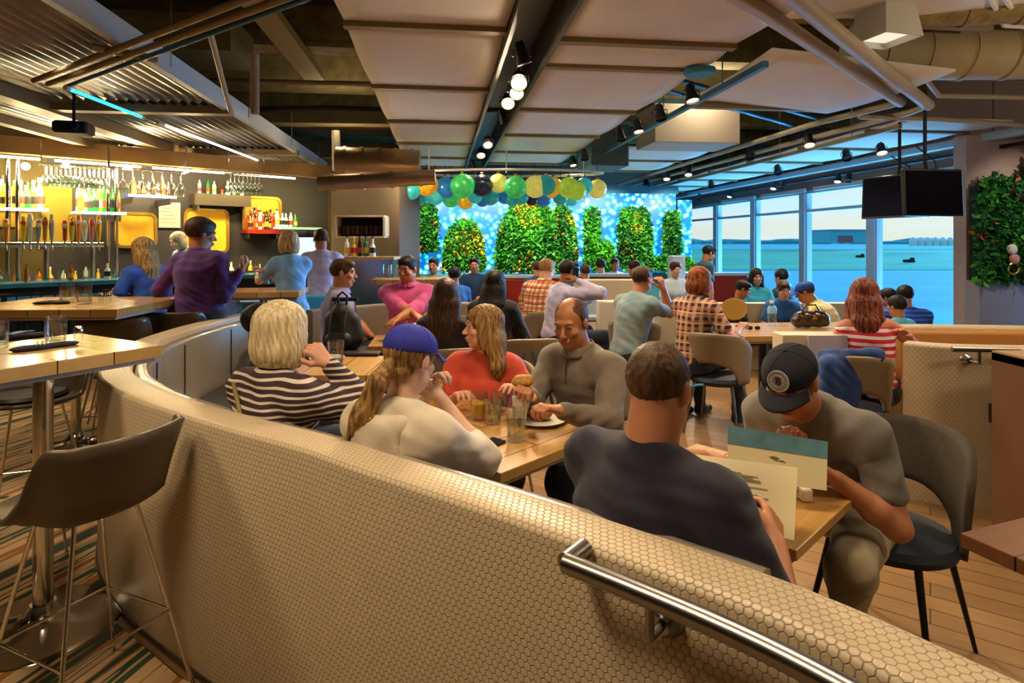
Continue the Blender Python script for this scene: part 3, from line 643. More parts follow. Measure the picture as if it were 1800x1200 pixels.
def person(label, head, face=180, sit=True, lean=5, roll=0, twist=0, yaw=0, pitch=5, hroll=0, L=None, R=None, hair='short', hcol='brown', skin='fair', top=None, sleeve='short', legs=None,
           legcut=None, fem=False, lod=1, sc=1.0, spread=.1, foot=.0, curl=(.45, .45), palm=(None, None), footz=.05, elbow=(None, None), cap=None, group=None, extra=None, collar=None, bulk=1.0, shoes='black', topname='shirt', world=None, seatmax=.62, seatmin=.36, kneeup=0, headsc=1.0):
    a = math.radians(face); Rz = Matrix.Rotation(a, 3, 'Z'); Lr, Rr = math.radians(lean), math.radians(roll)
    def dr(x, r=Rr): return v3(math.sin(r), math.sin(x), math.cos(x)).normalized()
    tw = math.radians(twist); w = .9 if fem else 1.0; w *= bulk
    def build_j(hz):
        Pv = v3(0, 0, hz); Wv = Pv+dr(Lr*.5, Rr*.5)*.17; Cv = Wv+dr(Lr*.9)*.16; Nv = Cv+dr(Lr*1.1)*.17
        nd = v3(math.sin(Rr*.6), math.sin(Lr*.75+.12+math.radians(pitch)*.35), math.cos(Lr*.75+.12+math.radians(pitch)*.35)).normalized()
        return Pv, Wv, Cv, Nv, nd, Nv+nd*(.168 if not fem else .17)
    hz0 = .55 if sit else .93
    Pv, Wv, Cv, Nv, nd, HC = build_j(hz0); tgt = world if world is not None else P(*head); rise = HC.z-hz0+.118*headsc
    if sit:
        seat = tgt.z/sc-rise-.09; seat = min(max(seat, seatmin), seatmax); sc = tgt.z/(seat+.09+rise); hz = seat+.09
    else: hz = .93; sc = tgt.z/(hz+rise)
    Pv, Wv, Cv, Nv, nd, HC = build_j(hz)
    o2 = Rz @ (HC*sc); root = thing('person', label, 'person', (tgt.x-o2.x, tgt.y-o2.y, 0), a, group, sc)
    rl = Vector(root.location)
    def loc(pt): return (Rz.inverted() @ (Vector(pt)-rl))/sc
    vx = {0: (.0042, .0055, .009), 1: (.006, .0072, .013), 2: (.0095, .01, .018)}[lod]
    zc = dr(Lr*.9); xc = v3(math.cos(tw), math.sin(tw), 0); xc = (xc-zc*xc.dot(zc)).normalized(); yc = zc.cross(xc)
    Rt = [[xc[i], yc[i], zc[i]] for i in range(3)]
    sh = .172*w; SR = Nv-zc*.066+xc*sh; SL = Nv-zc*.066-xc*sh
    Rh = Matrix.Rotation(math.radians(yaw), 3, 'Z') @ Matrix.Rotation(-math.radians(pitch), 3, 'X') @ Matrix.Rotation(math.radians(hroll), 3, 'Y'); Rl = [list(r) for r in Rh]
    hs = headsc*(.97 if fem else 1)
    def hp(x, y, z): return tuple(HC+Rh @ (v3(x, y, z)*hs))
    def he(x, y, z, rx, ry, rz, k=.02, neg=False): return ('-e' if neg else 'e', hp(x, y, z), (rx*hs, ry*hs, rz*hs), Rl, k)
    # head + neck
    hd = [he(0, -.018, .032, .074, .094, .084), he(0, .022, -.028, .06, .066, .084), he(0, .05, -.092, .030 if fem else .036, .03, .024, .025),
          he(.034, .018, -.066, .028, .045, .032, .02), he(-.034, .018, -.066, .028, .045, .032, .02),
          ('c', hp(0, .084, .008), hp(0, .108, -.026), .0075*hs, .0115*hs, .012), he(.012, .099, -.03, .008, .009, .007, .006), he(-.012, .099, -.03, .008, .009, .007, .006),
          ('c', hp(-.034, .076, .028), hp(.034, .076, .028), .011*hs, .011*hs, .014), he(.04, .062, -.022, .02, .02, .018, .02), he(-.04, .062, -.022, .02, .02, .018, .02),
          he(.031, .094, .010, .016, .014, .010, .010, True), he(-.031, .094, .010, .016, .014, .010, .010, True),
          he(.031, .082, .0195, .017, .0115, .0065, .006), he(-.031, .082, .0195, .017, .0115, .0065, .006), he(.077, -.008, -.002, .009, .019, .031, .006), he(-.077, -.008, -.002, .009, .019, .031, .006),
          ('c', hp(-.019, .087, -.056), hp(.019, .087, -.056), .0075*hs, .0075*hs, .008), ('c', hp(-.015, .086, -.068), hp(.015, .086, -.068), .008*hs, .008*hs, .008), he(0, .1, -.0625, .024, .006, .0018, .003, True)]
    nr = (.046 if fem else .057)*bulk**.8
    neck = [('c', hp(0, -.018, -.06), tuple(Nv-zc*.02), nr*.98, nr*1.08, .03)]
    parts = [sdf(hd+neck, vx[0], .02)]
    arms = {}
    for sd, S0, tg, cu, pm, eb in ((1, SR, R, curl[1], palm[1], elbow[1]), (-1, SL, L, curl[0], palm[0], elbow[0])):
        t = loc(tg) if tg is not None else v3(sd*.14, .36, hz+.19) if sit else v3(sd*.24, .06, hz-.08)
        pole = (Rz.inverted() @ Vector(eb)) if eb is not None else v3(sd*.55, -.35, -.75)
        E_, Wr = ik(S0, t, .285, .25, pole); fd = (Wr-E_).normalized(); pn = (Rz.inverted() @ Vector(pm)) if pm is not None else (v3(0, 0, -1) if abs(fd.z) < .85 else v3(-sd, 0, 0))
        arms[sd] = (S0, E_, Wr); b2 = bulk**.5*(.9 if fem else 1)
        ap = [('c', tuple(S0), tuple(E_), .047*b2, .039*b2, .02), ('c', tuple(E_), tuple(E_+fd*.09), .039*b2, .041*b2, .02), ('c', tuple(E_+fd*.09), tuple(Wr), .041*b2, .0265*b2, .02)]
        hpz = hand_prims(Wr, fd, pn, sd, cu)
        if lod == 2: parts.append(sdf(ap+hpz, .008, .012))
        else: parts.append(sdf(ap+hpz, vx[1] if lod else .0048, .012))
    def torso(g, gp=0):
        return [('e', tuple(Pv+v3(0, .0, .01)), (.165*w+g, .118*w+g, .12+g), None, .06), ('e', tuple(Wv), ((.142 if not fem else .128)*bulk+g, .104*bulk+g, .15), Rt, .07), ('e', tuple(Cv), (.158*w+g, .118*w+g, .17+g), Rt, .06),
                ('c', tuple(SL+xc*.02), tuple(SR-xc*.02), .056+g, .056+g, .05), ('c', tuple(Nv-zc*.005), tuple(Nv+nd*.03-zc*.02), .058*w**.5+g*.5, .046+g*.3, .05), ('c', tuple(Nv-zc*.03-yc*.015), tuple(SR.lerp(Nv, .35)), .045*bulk**.5+g*1.2, .045+g*1.2, .05), ('c', tuple(Nv-zc*.03-yc*.015), tuple(SL.lerp(Nv, .35)), .045*bulk**.5+g*1.2, .045+g*1.2, .05)] + \
               ([('e', tuple(Cv+xc*.065+yc*.085-zc*.0), (.062+g*.5, .055+g*.5, .06+g*.5), Rt, .05), ('e', tuple(Cv-xc*.065+yc*.085), (.062+g*.5, .055+g*.5, .06+g*.5), Rt, .05)] if fem else [])
    lg = {}
    for sd in (1, -1):
        hip = Pv+v3(sd*.088*w, .01, -.02)
        if sit: kn = v3(sd*(.1+spread), .44, hz+.0+kneeup); an = v3(sd*(.1+spread*.8), .44+foot, .09+footz-.05)
        else: kn = v3(sd*.095, .03, .5); an = v3(sd*.1, -.01, .09)
        lg[sd] = (hip, kn, an)
    lp = []
    for sd in (1, -1): hip, kn, an = lg[sd]; lp += [('c', tuple(hip), tuple(kn), .078, .052, .05), ('c', tuple(kn), tuple(an), .052, .034, .03), ('c', tuple(an), tuple(an+v3(0, .14, -.045)), .034, .03, .03)]
    parts.append(sdf(torso(-.004)+lp, .016 if lod < 2 else .022, .04))
    V, Fq = join(*parts); body = link('body', npmesh('body', V, Fq), SK[skin], root)
    # clothing
    ph = random.random()*6
    def folds(amp):
        return lambda X, Y, Z: amp*(np.sin(X*31+7*np.sin(Z*11+ph)+Z*17)*np.sin(Z*37+Y*23+5*np.sin(X*9+ph)))+amp*.6*np.sin(Y*60+X*22+Z*48+ph)
    sp_ = torso(.014)
    if not sit: sp_ += [('c', tuple(Pv+v3(.07, 0, -.06)), tuple(Pv+v3(-.07, 0, -.06)), .12, .12, .05)]
    for sd in (1, -1):
        S0, E_, Wr = arms[sd]
        if sleeve == 'long': sp_ += [('c', tuple(S0), tuple(E_), .066*bulk**.5, .062*bulk**.4, .03), ('c', tuple(E_), tuple(E_.lerp(Wr, .93)), .061*bulk**.4, .039, .03)]
        elif sleeve == 'rolled': sp_ += [('c', tuple(S0), tuple(E_), .066*bulk**.5, .061*bulk**.4, .03), ('c', tuple(E_), tuple(E_.lerp(Wr, .25)), .061*bulk**.4, .056, .02)]
        elif sleeve == 'short': sp_ += [('c', tuple(S0), tuple(S0.lerp(E_, .62)), .066*bulk**.5, .062, .03)]
    hem = Pv.z-.05 if sit else Pv.z-.12
    clips = [((0, 0, hem), (0, 0, -1)), (tuple(Nv+nd*.042), tuple(nd))]
    if sleeve == 'tank': clips = [((0, 0, hem), (0, 0, -1)), (tuple(Nv-zc*.06), tuple(zc))]
    top = top or cloth('white', 'cfd0d4')
    slv = [p for p in sp_ if p[0] == 'c' and len(p) == 6 and p[5] in (.03, .02)]; sp2 = [p for p in sp_ if p not in slv]+[('c', p[1], tuple(Vector(p[1]).lerp(Vector(p[2]), .35)), p[3], p[3]*.96, .05) for p in slv if p[5] == .03 and p[3] > .058]
    V, Fq = join(sdf(sp2, vx[2], .04, clips, folds(.0035 if lod < 2 else .002)), *([sdf(slv, vx[2], .03, (), folds(.0035 if lod < 2 else .002))] if slv else [])); link(topname, npmesh(topname, V, Fq), top, root)
    if collar:
        m = MB(); R3 = Matrix([list(r) for r in Rt]); cc = Nv+nd*.012
        m.grid(lambda s, t: tuple(cc+R3 @ v3((nr+.012+.016*t)*math.cos(s*2*PI+1.57), (nr+.012+.018*t)*math.sin(s*2*PI+1.57), .036-.045*t)), 25, 4); m.build('collar', collar if not isinstance(collar, bool) else top, root, smooth=True, solid=.004)
    legs = legs or cloth('dark_jeans', '1c2436'); tp = [('e', tuple(Pv), (.172*w+.006, .13*w, .115), None, .05)]
    for sd in (1, -1):
        hip, kn, an = lg[sd]; e = an if legcut is None else kn.lerp(an, legcut)
        tp += [('c', tuple(hip), tuple(kn), .094*bulk**.5, .070, .05)] + ([('c', tuple(kn), tuple(e+v3(0, 0, .02)), .068, .052, .04)] if legcut is None or legcut > 0 else [])
    V, Fq = sdf(tp, vx[2], .04, [((0, 0, Pv.z+.07), (0, 0, 1))], folds(.003)); link('trousers' if legcut is None else 'shorts', npmesh('trousers', V, Fq), legs, root)
    if lod < 2:
        for sd in (1, -1):
            an = lg[sd][2]; blob('shoe', [('c', tuple(an+v3(0, -.02, -.045)), tuple(an+v3(0, .15, -.055)), .045, .036, .03), ('c', tuple(an), tuple(an+v3(0, .03, -.03)), .042, .04, .03)], .012, cloth('shoe_'+shoes, dict(black='121214', white='d8d8dc')[shoes]), root, clip=[((0, 0, an.z-.085), (0, 0, -1))])
    # hair
    hc = HC
    def strands(amp): return lambda X, Y, Z: amp*np.sin(np.arctan2(X-hc.x, Y-hc.y+.02)*34+5*np.sin(Z*22+ph))+amp*.7*np.sin(np.arctan2(X-hc.x, Y-hc.y)*71+Z*35)
    rough_ = lambda X, Y, Z: .0022*np.sin(X*210+9*np.sin(Y*50))*np.sin(Z*190+Y*120)
    H0 = {'short': [he(0, -.020, .035, .0815, .102, .0885)], 'buzz': [he(0, -.019, .034, .0785, .099, .087)], 'full': [he(0, -.018, .044, .090, .110, .094)]}
    fclip = [(hp(0, .045, .0), tuple(Rh @ v3(0, .55, -.84))), (hp(0, 0, -.055), tuple(Rh @ v3(0, 0, -1)))]
    if cap: fclip = fclip+[(hp(0, 0, .034), tuple(Rh @ v3(0, 0, 1)))]
    hv = vx[0]*1.15; dn = v3(0, 0, -1)
    if hair in H0: hm = sdf(H0[hair]+([] if hair == 'buzz' else [he(.012, .045, .082, .055, .045, .028)])+[he(0, .108, -.022, .078, .074, .085, .012, True)], hv, .02, fclip, rough_)
    elif hair == 'receding': hm = sdf([he(0, -.022, .03, .0805, .099, .085)], hv, .02, [(hp(0, .03, .058), tuple(Rh @ v3(0, .8, -.35))), fclip[1]], rough_)
    elif hair in ('bob', 'long', 'longback'):
        pr = [he(0, -.018, .040, .094, .110, .092), he(0, -.035, -.05, .098, .086, .095, .04), he(.078, -.005, -.045, .026, .05, .085, .03), he(-.078, -.005, -.045, .026, .05, .085, .03)]
        if hair != 'bob':
            for (x, y, e1, e2) in ((.07, -.045, .05, .035), (-.07, -.045, .05, .035), (0, -.075, .055, .04), (.035, -.07, .05, .035), (-.035, -.07, .05, .035)):
                q0 = Vector(hp(x, y, -.07)); q1 = q0+zc*-.13+yc*(-.03 if hair == 'longback' or y < -.05 else .02)+xc*x*.25; q2 = q1-zc*(.17 if hair == 'long' else .12)+yc*-.02
                pr += [('c', tuple(q0), tuple(q1), e1, e1*.85, .03), ('c', tuple(q1), tuple(q2), e1*.85, e2*.5, .03)]
        pr += [he(0, .105, -.035, .060, .062, .095, .012, True)]
        hm = sdf(pr, hv, .03, [(hp(0, .088, .03), tuple(Rh @ v3(0, .9, -.15)))]+([(hp(0, 0, -.125), tuple(Rh @ v3(0, 0, -1)))] if hair == 'bob' else []), strands(.0026))
    elif hair == 'pony':
        q0 = Vector(hp(0, -.10, -.02)); q1 = q0+yc*-.045-zc*.06-xc*.005; q2 = q1-zc*.11-xc*.035-yc*.02; q3 = q2-zc*.09-xc*.05
        hm = join(sdf(H0['short']+[he(0, -.06, -.045, .055, .05, .03)], hv, .02, fclip[:1]+fclip[2:], strands(.003)), sdf([('c', tuple(q0), tuple(q1), .024, .03), ('c', tuple(q1), tuple(q2), .032, .036), ('c', tuple(q2), tuple(q3), .036, .012), ('c', tuple(q2), tuple(q3+zc*.03+yc*.02), .03, .01)], hv, .02, (), strands(.003)))
    elif hair == 'bun': hm = sdf(H0['short']+[he(0, -.10, .07, .04, .04, .04)], hv, .02, fclip, strands(.002))
    else: hm = None
    if hm is not None: link('hair', npmesh('hair', *hm), HM[hcol], root)
    if lod < 2:
        for s_ in (1, -1):
            e = MB().ball((0, 0, 0), .0125*hs, 12); o = e.build('eye', mat('eye_white', 'd8d4cc', .25), root, smooth=True); o.location = hp(s_*.031, .0725, .010)
            q = Vector(hp(s_*.031, .0725, .010))+Rh @ v3(0, .0093*hs, -.001); i_ = MB().ball((0, 0, 0), .0052*hs, 10).build('iris', mat('iris_dark', '1e140e', .2), o, smooth=True); i_.location = q-o.location
            b_ = MB().tube([hp(s_*.017, .092, .029), hp(s_*.032, .091, .0345), hp(s_*.046, .080, .030)], .0028, 6); b_.build('eyebrow', HM[hcol], root, smooth=True)
        MB().tube([hp(-.021, .0925, -.0605), hp(-.008, .0985, -.058), hp(0, .099, -.0595), hp(.008, .0985, -.058), hp(.021, .0925, -.0605)], .0036, 8, rs=[.0015, .0038, .0034, .0038, .0015]).build('lips', mat('lip_pink', 'a8584c', .4), root, smooth=True)
    if cap:
        # crown, peak, button
        cm, back, logo = cap; s_ = -1 if back else 1
        V, Fq = sdf([he(0, -.012, .045, .089, .112, .083, .01)], .004 if lod == 0 else .006, .01, [(hp(0, 0, .030), tuple(Rh @ v3(0, .06*s_, -1)))]); c_ = link('cap', npmesh('cap', V, Fq), cm, root)
        def brim(s, t):
            an = (s-.5)*2.1; r_ = 1+.62*t*math.cos(an*.78)**.8
            return hp(.088*math.sin(an)*(1+.1*t), s_*(-.0+.108*math.cos(an)*r_), .034-.018*t-.016*abs(math.sin(an))**2*t)
        MB().grid(brim, 17, 7).build('peak', cm, c_, smooth=True, solid=.004)
        MB().ball(hp(0, -.012, .128), .0075, 10, (1, 1, .6)).build('button', mat('cap_button', 'b8b8c0', .5) if logo is None else cm, c_, smooth=True)
        for k in range(6):
            an = k*PI/3+.5; MB().tube([hp(.0895*math.sin(an)*math.cos(f), -.012+.1125*math.cos(an)*math.cos(f), .045+.0835*math.sin(f)) for f in [x*.15 for x in range(11)]], .0012, 4).build('seam', cm, c_)
        if logo == 'badge':
            R3 = Rh.copy(); pc = Vector(hp(0, s_*.089, .078)); nn_ = Rh @ v3(0, s_*.90, .42).normalized(); Rq = nn_.to_track_quat('Z', 'Y').to_matrix()
            def disc(r0, r1, z, m, nm): MB().lathe([(r0, z), (r1, z), (r1, z+.002), (r0, z+.002)], 28, pc-nn_*.006, R=Rq, cap=False).build(nm, m, c_, smooth=False)
            disc(.0005, .036, .006, mat('badge_grey', '9c9894', .6), 'badge'); disc(.0335, .036, .008, mat('badge_light', 'cfccc6', .6), 'badge_rim'); disc(.019, .021, .009, mat('badge_light', 'cfccc6', .6), 'badge_ring')
            fc = bpy.data.curves.new('badge_letter', 'FONT'); fc.body = 'B'; fc.size = .034; fc.extrude = .0006; fc.align_x = 'CENTER'; fc.align_y = 'CENTER'; fc.offset = .0008
            ft = bpy.data.objects.new('tmp', fc); COL.objects.link(ft); bpy.context.view_layer.update(); fm = bpy.data.meshes.new_from_object(ft.evaluated_get(bpy.context.evaluated_depsgraph_get())); bpy.data.objects.remove(ft); fm.materials.clear(); fo = link('badge_letter', fm, mat('badge_ink', '2a2826', .7), c_)
            up = Rh @ v3(0, 0, 1); xx = up.cross(nn_).normalized(); up = nn_.cross(xx); M4 = Matrix([xx, up, nn_]).transposed().to_4x4(); M4.translation = pc+nn_*.005; fo.matrix_local = M4
    info = dict(root=root, HC=HC, hp=hp, Rh=Rh, arms=arms, P=Pv, N=Nv, zc=zc, xc=xc, yc=yc, lg=lg, C=Cv, rl=rl, Rz=Rz, sc=sc, w=lambda q: rl+(Rz @ Vector(q))*sc, nd=nd)
    return info
navy = person('broad man in navy t-shirt with buzz cut, back to the viewer', (1160, 602, 1.58), face=-52, lean=6, yaw=12, pitch=8, hair='buzz', hcol='buzz', skin='warm', top=cloth('navy_tee', '262436', '1d1b2c'), sleeve='rolled', bulk=1.22, lod=0,
    R=P(1362, 955, 1.50), L=(.78, 2.12, .80), curl=(.5, .7), legs=cloth('grey_trousers', '5a5148'), spread=.05, palm=(None, (-.5, .5, -.3)))
capman = person('man in grey t-shirt and dark round-badge cap bowed over the menus', (1390, 612, 2.08), face=128, lean=38, yaw=8, pitch=30, hair='buzz', hcol='buzz', skin='tan', top=cloth('grey_tee', '7d7770', '6a645c'), sleeve='short', bulk=1.12, lod=0,
    R=P(1385, 800, 2.12), L=P(1470, 842, 1.95), cap=(mat('cap_charcoal', '1d1c26', .9, bump=.1, bscale=300), False, 'badge'), legs=cloth('khaki_shorts', 'a39678', '8a7c60'), legcut=.35, spread=.12, curl=(.3, 1.1), palm=((0, 0, -1), (0, 0, 1)), elbow=((1, .2, -.1), None))
grayman = person('balding man in grey quarter-zip sweater eating at the wooden table', (1003, 525, 2.95), face=132, lean=14, yaw=18, pitch=18, hair='receding', hcol='buzz', skin='tan', top=cloth('grey_zip', '7a6e60', '66594c'), sleeve='long', bulk=1.15, lod=0, topname='sweater', collar=cloth('grey_zip', '7a6e60'),
    L=P(985, 722, 2.55), R=P(925, 690, 2.75), curl=(1.0, 1.2), palm=((0, 0, -1), (-.3, 0, -1)))
coral = person('young woman with long dark-blond hair in coral t-shirt looking left', (848, 537, 3.25), face=172, lean=8, yaw=-62, pitch=0, hair='long', hcol='darkblond', skin='fair', top=cloth('coral_tee', 'd8533a', 'b8402c'), sleeve='short', fem=True, lod=0,
    L=P(915, 690, 2.95), R=P(800, 700, 2.95), curl=(.6, .6))
hoodie = person('woman in royal blue cap and cream hoodie with ponytail against the booth wall', (722, 573, 2.1), face=-32, lean=10, yaw=0, pitch=14, hair='pony', hcol='darkblond', skin='pale', top=cloth('cream_hoodie', 'd9cdb8', 'c2b49c'), sleeve='rolled', fem=True, lod=0, topname='hoodie', bulk=1.12,
    R=P(778, 705, 2.2), L=P(752, 690, 2.3), cap=(mat('cap_royal_blue', '2a2f9c', .8, bump=.1, bscale=300), False, None), curl=(1.0, 1.0), elbow=(None, (.6, -.2, -.8)))
stripe = person('woman with blond bob in brown and white striped top in the booth', (497, 531, 2.42), face=-30, lean=4, yaw=6, pitch=6, hair='bob', hcol='pale', skin='fair', fem=True, lod=0, sleeve='long', bulk=1.15,
    top=stripes_mat('brown_white_stripes', '3a2428', 'cfc4b4', .025, .36, warp=.03), R=P(578, 640, 2.42), L=(-.95, 2.85, .8), curl=(.5, 1.25), palm=(None, (-.8, .3, 0)), elbow=(None, (.5, 0, -1)), headsc=1.08)

# hood, zips, sunglasses, belt strap
def addtube(I, name, pts, r, m, rs=None, n=8): return MB().tube(pts, r, n, rs=rs).build(name, m, I['root'], smooth=True)
I = hoodie; N_, z_, x_, y_ = I['N'], I['zc'], I['xc'], I['yc']
blob('hood', [('c', tuple(N_+x_*.10-y_*.02-z_*.02), tuple(N_+x_*.05-y_*.10-z_*.05), .032, .036), ('c', tuple(N_+x_*.05-y_*.10-z_*.05), tuple(N_-x_*.05-y_*.10-z_*.05), .04, .04), ('c', tuple(N_-x_*.05-y_*.10-z_*.05), tuple(N_-x_*.10-y_*.02-z_*.02), .036, .032), ('e', tuple(N_-y_*.11-z_*.12), (.11, .035, .09), None)], .008, MC['cloth_cream_hoodie'], I['root'], k=.03)
I = navy
for k in (1, -1):
    addtube(I, 'glasses_arm', [I['hp'](k*.080, -.02, .012), I['hp'](k*.081, .05, .016), I['hp'](k*.076, .098, .014)], .003, mat('blue_frame', '4aa0d8', .3))
addtube(I, 'neckline', [tuple(I['N']+I['nd']*.012+I['xc']*.079*math.cos(t*.3)+I['yc']*.079*math.sin(t*.3)) for t in range(22)], .005, mat('navy_trim', '1a1828', .8))
I = grayman
q = I['N']+I['yc']*.085; addtube(I, 'zip', [q+I['zc']*.03, q-I['zc']*.05+I['yc']*.03, q-I['zc']*.12+I['yc']*.045], .004, mat('zip_dark', '3a3430', .4))
I = capman
q = I['P']+v3(.06, .20, .02); addtube(I, 'drawstring', [q, q+v3(.03, .06, .05), q+v3(.07, .09, .02), q+v3(.06, .1, -.02), q+v3(.02, .08, -.01), q], .0035, M_black)
for I, k in ((capman, -1), (coral, 1)):
    S0, E_, W_ = I['arms'][k]
I = stripe
q = I['N']-I['yc']*.115-I['zc']*.02; addtube(I, 'bag_strap', [q-I['xc']*.10+I['zc']*.0, q-I['zc']*.12-I['yc']*.03, q-I['zc']*.3+I['xc']*.07-I['yc']*.02], .008, mat('strap_olive', '8a7446', .6))
# ================= furniture
M_maple = plank_mat('maple_table', 'dcb06c', 'cf9f5a', '5f3d1e', w=.165, rough=.25, length=9)
M_maple2 = plank_mat('maple_table_cross', 'dcb06c', 'cf9f5a', '5f3d1e', ang=PI/2, w=.21, rough=.25, length=9)
M_tedge = mat('table_edge_grey', '9c9486', .4)
M_felt = mat('taupe_chair_shell', '8a7a62', .7, noise=.12, nscale=6)
M_feltd = mat('dark_chair_shell', '4a4034', .8, noise=.2, nscale=40)
M_bucket = mat('olive_leather_shell', '4e4130', .38, noise=.15, nscale=5, coat=.1)
def glassmat(name, tint, f=.06, pw=2.2):
    m = bpy.data.materials.new(name); m.use_nodes = True; n = m.node_tree.nodes; l = m.node_tree.links; n.clear(); MC[name] = m
    o = n.new('ShaderNodeOutputMaterial'); x = n.new('ShaderNodeMixShader'); t = n.new('ShaderNodeBsdfTransparent'); g = n.new('ShaderNodeBsdfGlossy'); t.inputs[0].default_value = hexc(tint); g.inputs['Roughness'].default_value = .04
    w = n.new('ShaderNodeLayerWeight'); w.inputs[0].default_value = .5; p = n.new('ShaderNodeMath'); p.operation = 'POWER'; l.new(w.outputs['Facing'], p.inputs[0]); p.inputs[1].default_value = pw
    a = n.new('ShaderNodeMath'); a.operation = 'MULTIPLY_ADD'; l.new(p.outputs[0], a.inputs[0]); a.inputs[1].default_value = .8; a.inputs[2].default_value = f
    l.new(a.outputs[0], x.inputs[0]); l.new(t.outputs[0], x.inputs[1]); l.new(g.outputs[0], x.inputs[2]); l.new(x.outputs[0], o.inputs[0]); return m
M_gl = glassmat('clear_glass', 'fbfefd', .1, 1.8); M_water = glassmat('drinking_water', 'f2f7f7', .1, 3); M_juice = mat('orange_juice', 'e8a818', .2, trans=.3); M_beer = mat('pale_beer', 'e8b848', .15, trans=.5)
def table(label, corner, ang, w, d, z=.74, th=.04, m=None, base='pedestal', group=None, legpos=None, name='dining_table', edge=None):
    """corner = world point, +w along heading ang, +d to its left"""
    c = Vector((corner[0], corner[1], 0))+Vector((math.cos(ang)*w/2-math.sin(ang)*d/2, math.sin(ang)*w/2+math.cos(ang)*d/2, 0))
    t = thing(name, label, 'table', c, ang, group)
    MB().box(-w/2, w/2, -d/2, d/2, z-th, z).build('tabletop', m or M_maple, t, bevel=.003)
    MB().box(-w/2+.02, w/2-.02, -d/2+.02, d/2-.02, z-th-.02, z-th).build('under_frame', M_tedge, t)
    for (x, y) in legpos or [(0, 0)]:
        MB().tube([(x, y, .03), (x, y, z-th-.02)], .035, 16).build('pole', M_chrome if name == 'high_table' else M_dark, t, smooth=True)
        MB().lathe([(.001, .02), (.27, .0), (.28, .008), (.27, .018), (.10, .035), (.06, .06), (.045, .10), (.001, .10)], 32, (x, y, 0)).build('base_disc', M_chrome if name == 'high_table' else M_dark, t, smooth=True)
    return t
def ang_of(a, b): return math.atan2(b[1]-a[1], b[0]-a[0])
A1, B1 = PZ(880, 832, .74), PZ(1060, 760, .74)
t1 = table('light maple table with dark inlay lines where the family eats', A1, ang_of(A1, B1), (B1-A1).length, 1.2)
A3, B3 = PZ(1400, 968, .74), PZ(1520, 857, .74)
t3 = table('small maple two-top between the navy-shirted man and the man in the cap', A3, ang_of(A3, B3), (B3-A3).length, .62, th=.03)
t2 = table('small maple table behind the woman in stripes', (-1.42, 3.72), 0, .60, .64, m=M_maple2)
t9 = table('maple table in front of the man in the pink shirt', (-1.15, 4.75), .1, .85, .6, m=M_maple)
t8 = table('long lamp-lit maple table with a water bottle and bags on it', (2.05, 5.25), .08, 1.75, .85, th=.05, legpos=[(-.5, 0), (.5, 0)])
t10 = table('maple table in front of the woman in the red striped top', (2.75, 4.55), .1, .62, .5, th=.04)
t11 = table('blue-lit table beside the man on the telephone', (.75, 6.6), .1, 1.0, .6, m=mat('grey_laminate', 'c8ccd0', .3))
t12 = table('pale table at the middle divider before the grey-shirted man', (1.9, 7.2), .1, 1.0, .7, m=mat('grey_laminate', 'c8ccd0', .3))
t7 = thing('dining_table', 'brown wooden table corner poking in at the right edge', 'table', (1.75, 1.58, 0), .35)
MB().box(-.4, .4, -.28, .28, .70, .74).build('tabletop', plank_mat('brown_table', '8a5c38', '7a4e2e', '2e1c10', w=.14, rough=.3, length=9), t7, bevel=.003); MB().tube([(.1, 0, 0), (.1, 0, .7)], .04, 14).build('pole', M_dark, t7); MB().lathe([(.001, .02), (.24, 0), (.25, .01), (.001, .03)], 24, (.1, 0, 0)).build('base_disc', M_dark, t7)
# high tables
e1 = Vector((-.487, -.873, 0)); C4 = PZ(285, 606, 1.1); C4.z = 0
M_high = plank_mat('high_table_maple', 'e0b470', 'c99448', '4a2c14', ang=0, w=.9, rough=.18, length=.21)
def high_table(label, corner, ang, w, d, poles):
    t = table(label, corner, ang, w, d, z=1.1, th=.055, m=M_high, legpos=poles, name='high_table', group=None); return t
ht = high_table('high maple table with striped edge at the left, nearest the viewer', C4+e1*1.25, math.atan2(-e1.y, -e1.x), 1.25, .72, [(.22, -.22), (-.45, .1)])
ht2 = high_table('second high maple table behind the nearest one, by the purple-shirted man', (-3.95, 4.1), .05, 1.2, 1.0, [(0, 0)])
ht3 = high_table('small high table the purple-shirted man leans on', (-2.75, 5.5), .2, .75, .6, [(0, 0)])
ht4 = high_table('high table with glasses near the dark wall box', (-1.75, 7.4), .1, .95, .6, [(0, 0)])
# dining chairs
def make_chair(label, loc, rz, shell=M_felt, leg=M_dark, group=None):
    t = thing('dining_chair', label, 'chair', loc, rz, group)
    def bk(s, q):
        an = (s-.5)*2.9; c = abs(s-.5)*2; zt = .84-.05*c**2-.10*c**6; zb = .43+.17*max(0, 1-(c/.62)**2)**.5 if c < .62 else .43-.0*c
        z = zb+(zt-zb)*q; r = .235+.045*q*(1-.5*c)+.0
        return (r*math.sin(an)*1.02, -r*math.cos(an)-.03*q*(1-c)+.02, z)
    MB().grid(bk, 33, 9).build('backrest', shell, t, smooth=True, solid=.028)
    MB().lathe([(.001, .40), (.19, .40), (.225, .415), (.235, .44), (.22, .465), (.15, .478), (.001, .48)], 28).build('seat', mat('seat_dark_blue', '182232', .6), t, smooth=True)
    for (x, y) in ((1, 1), (-1, 1), (1, -1), (-1, -1)): MB().tube([(x*.15, y*.15, .41), (x*.22, y*.23, 0)], .012, 10, rs=[.014, .008]).build('leg', leg, t, smooth=True)
    return t
def fr(a): return math.radians(a)
ch = make_chair('dark upholstered shell chair holding the man in the cap', (1.46, 2.32, 0), fr(128), M_feltd)
def chair(label, loc, deg, grp=None, **k):
    c = dup(chL, (loc[0], loc[1], 0), fr(deg), label, grp); return c
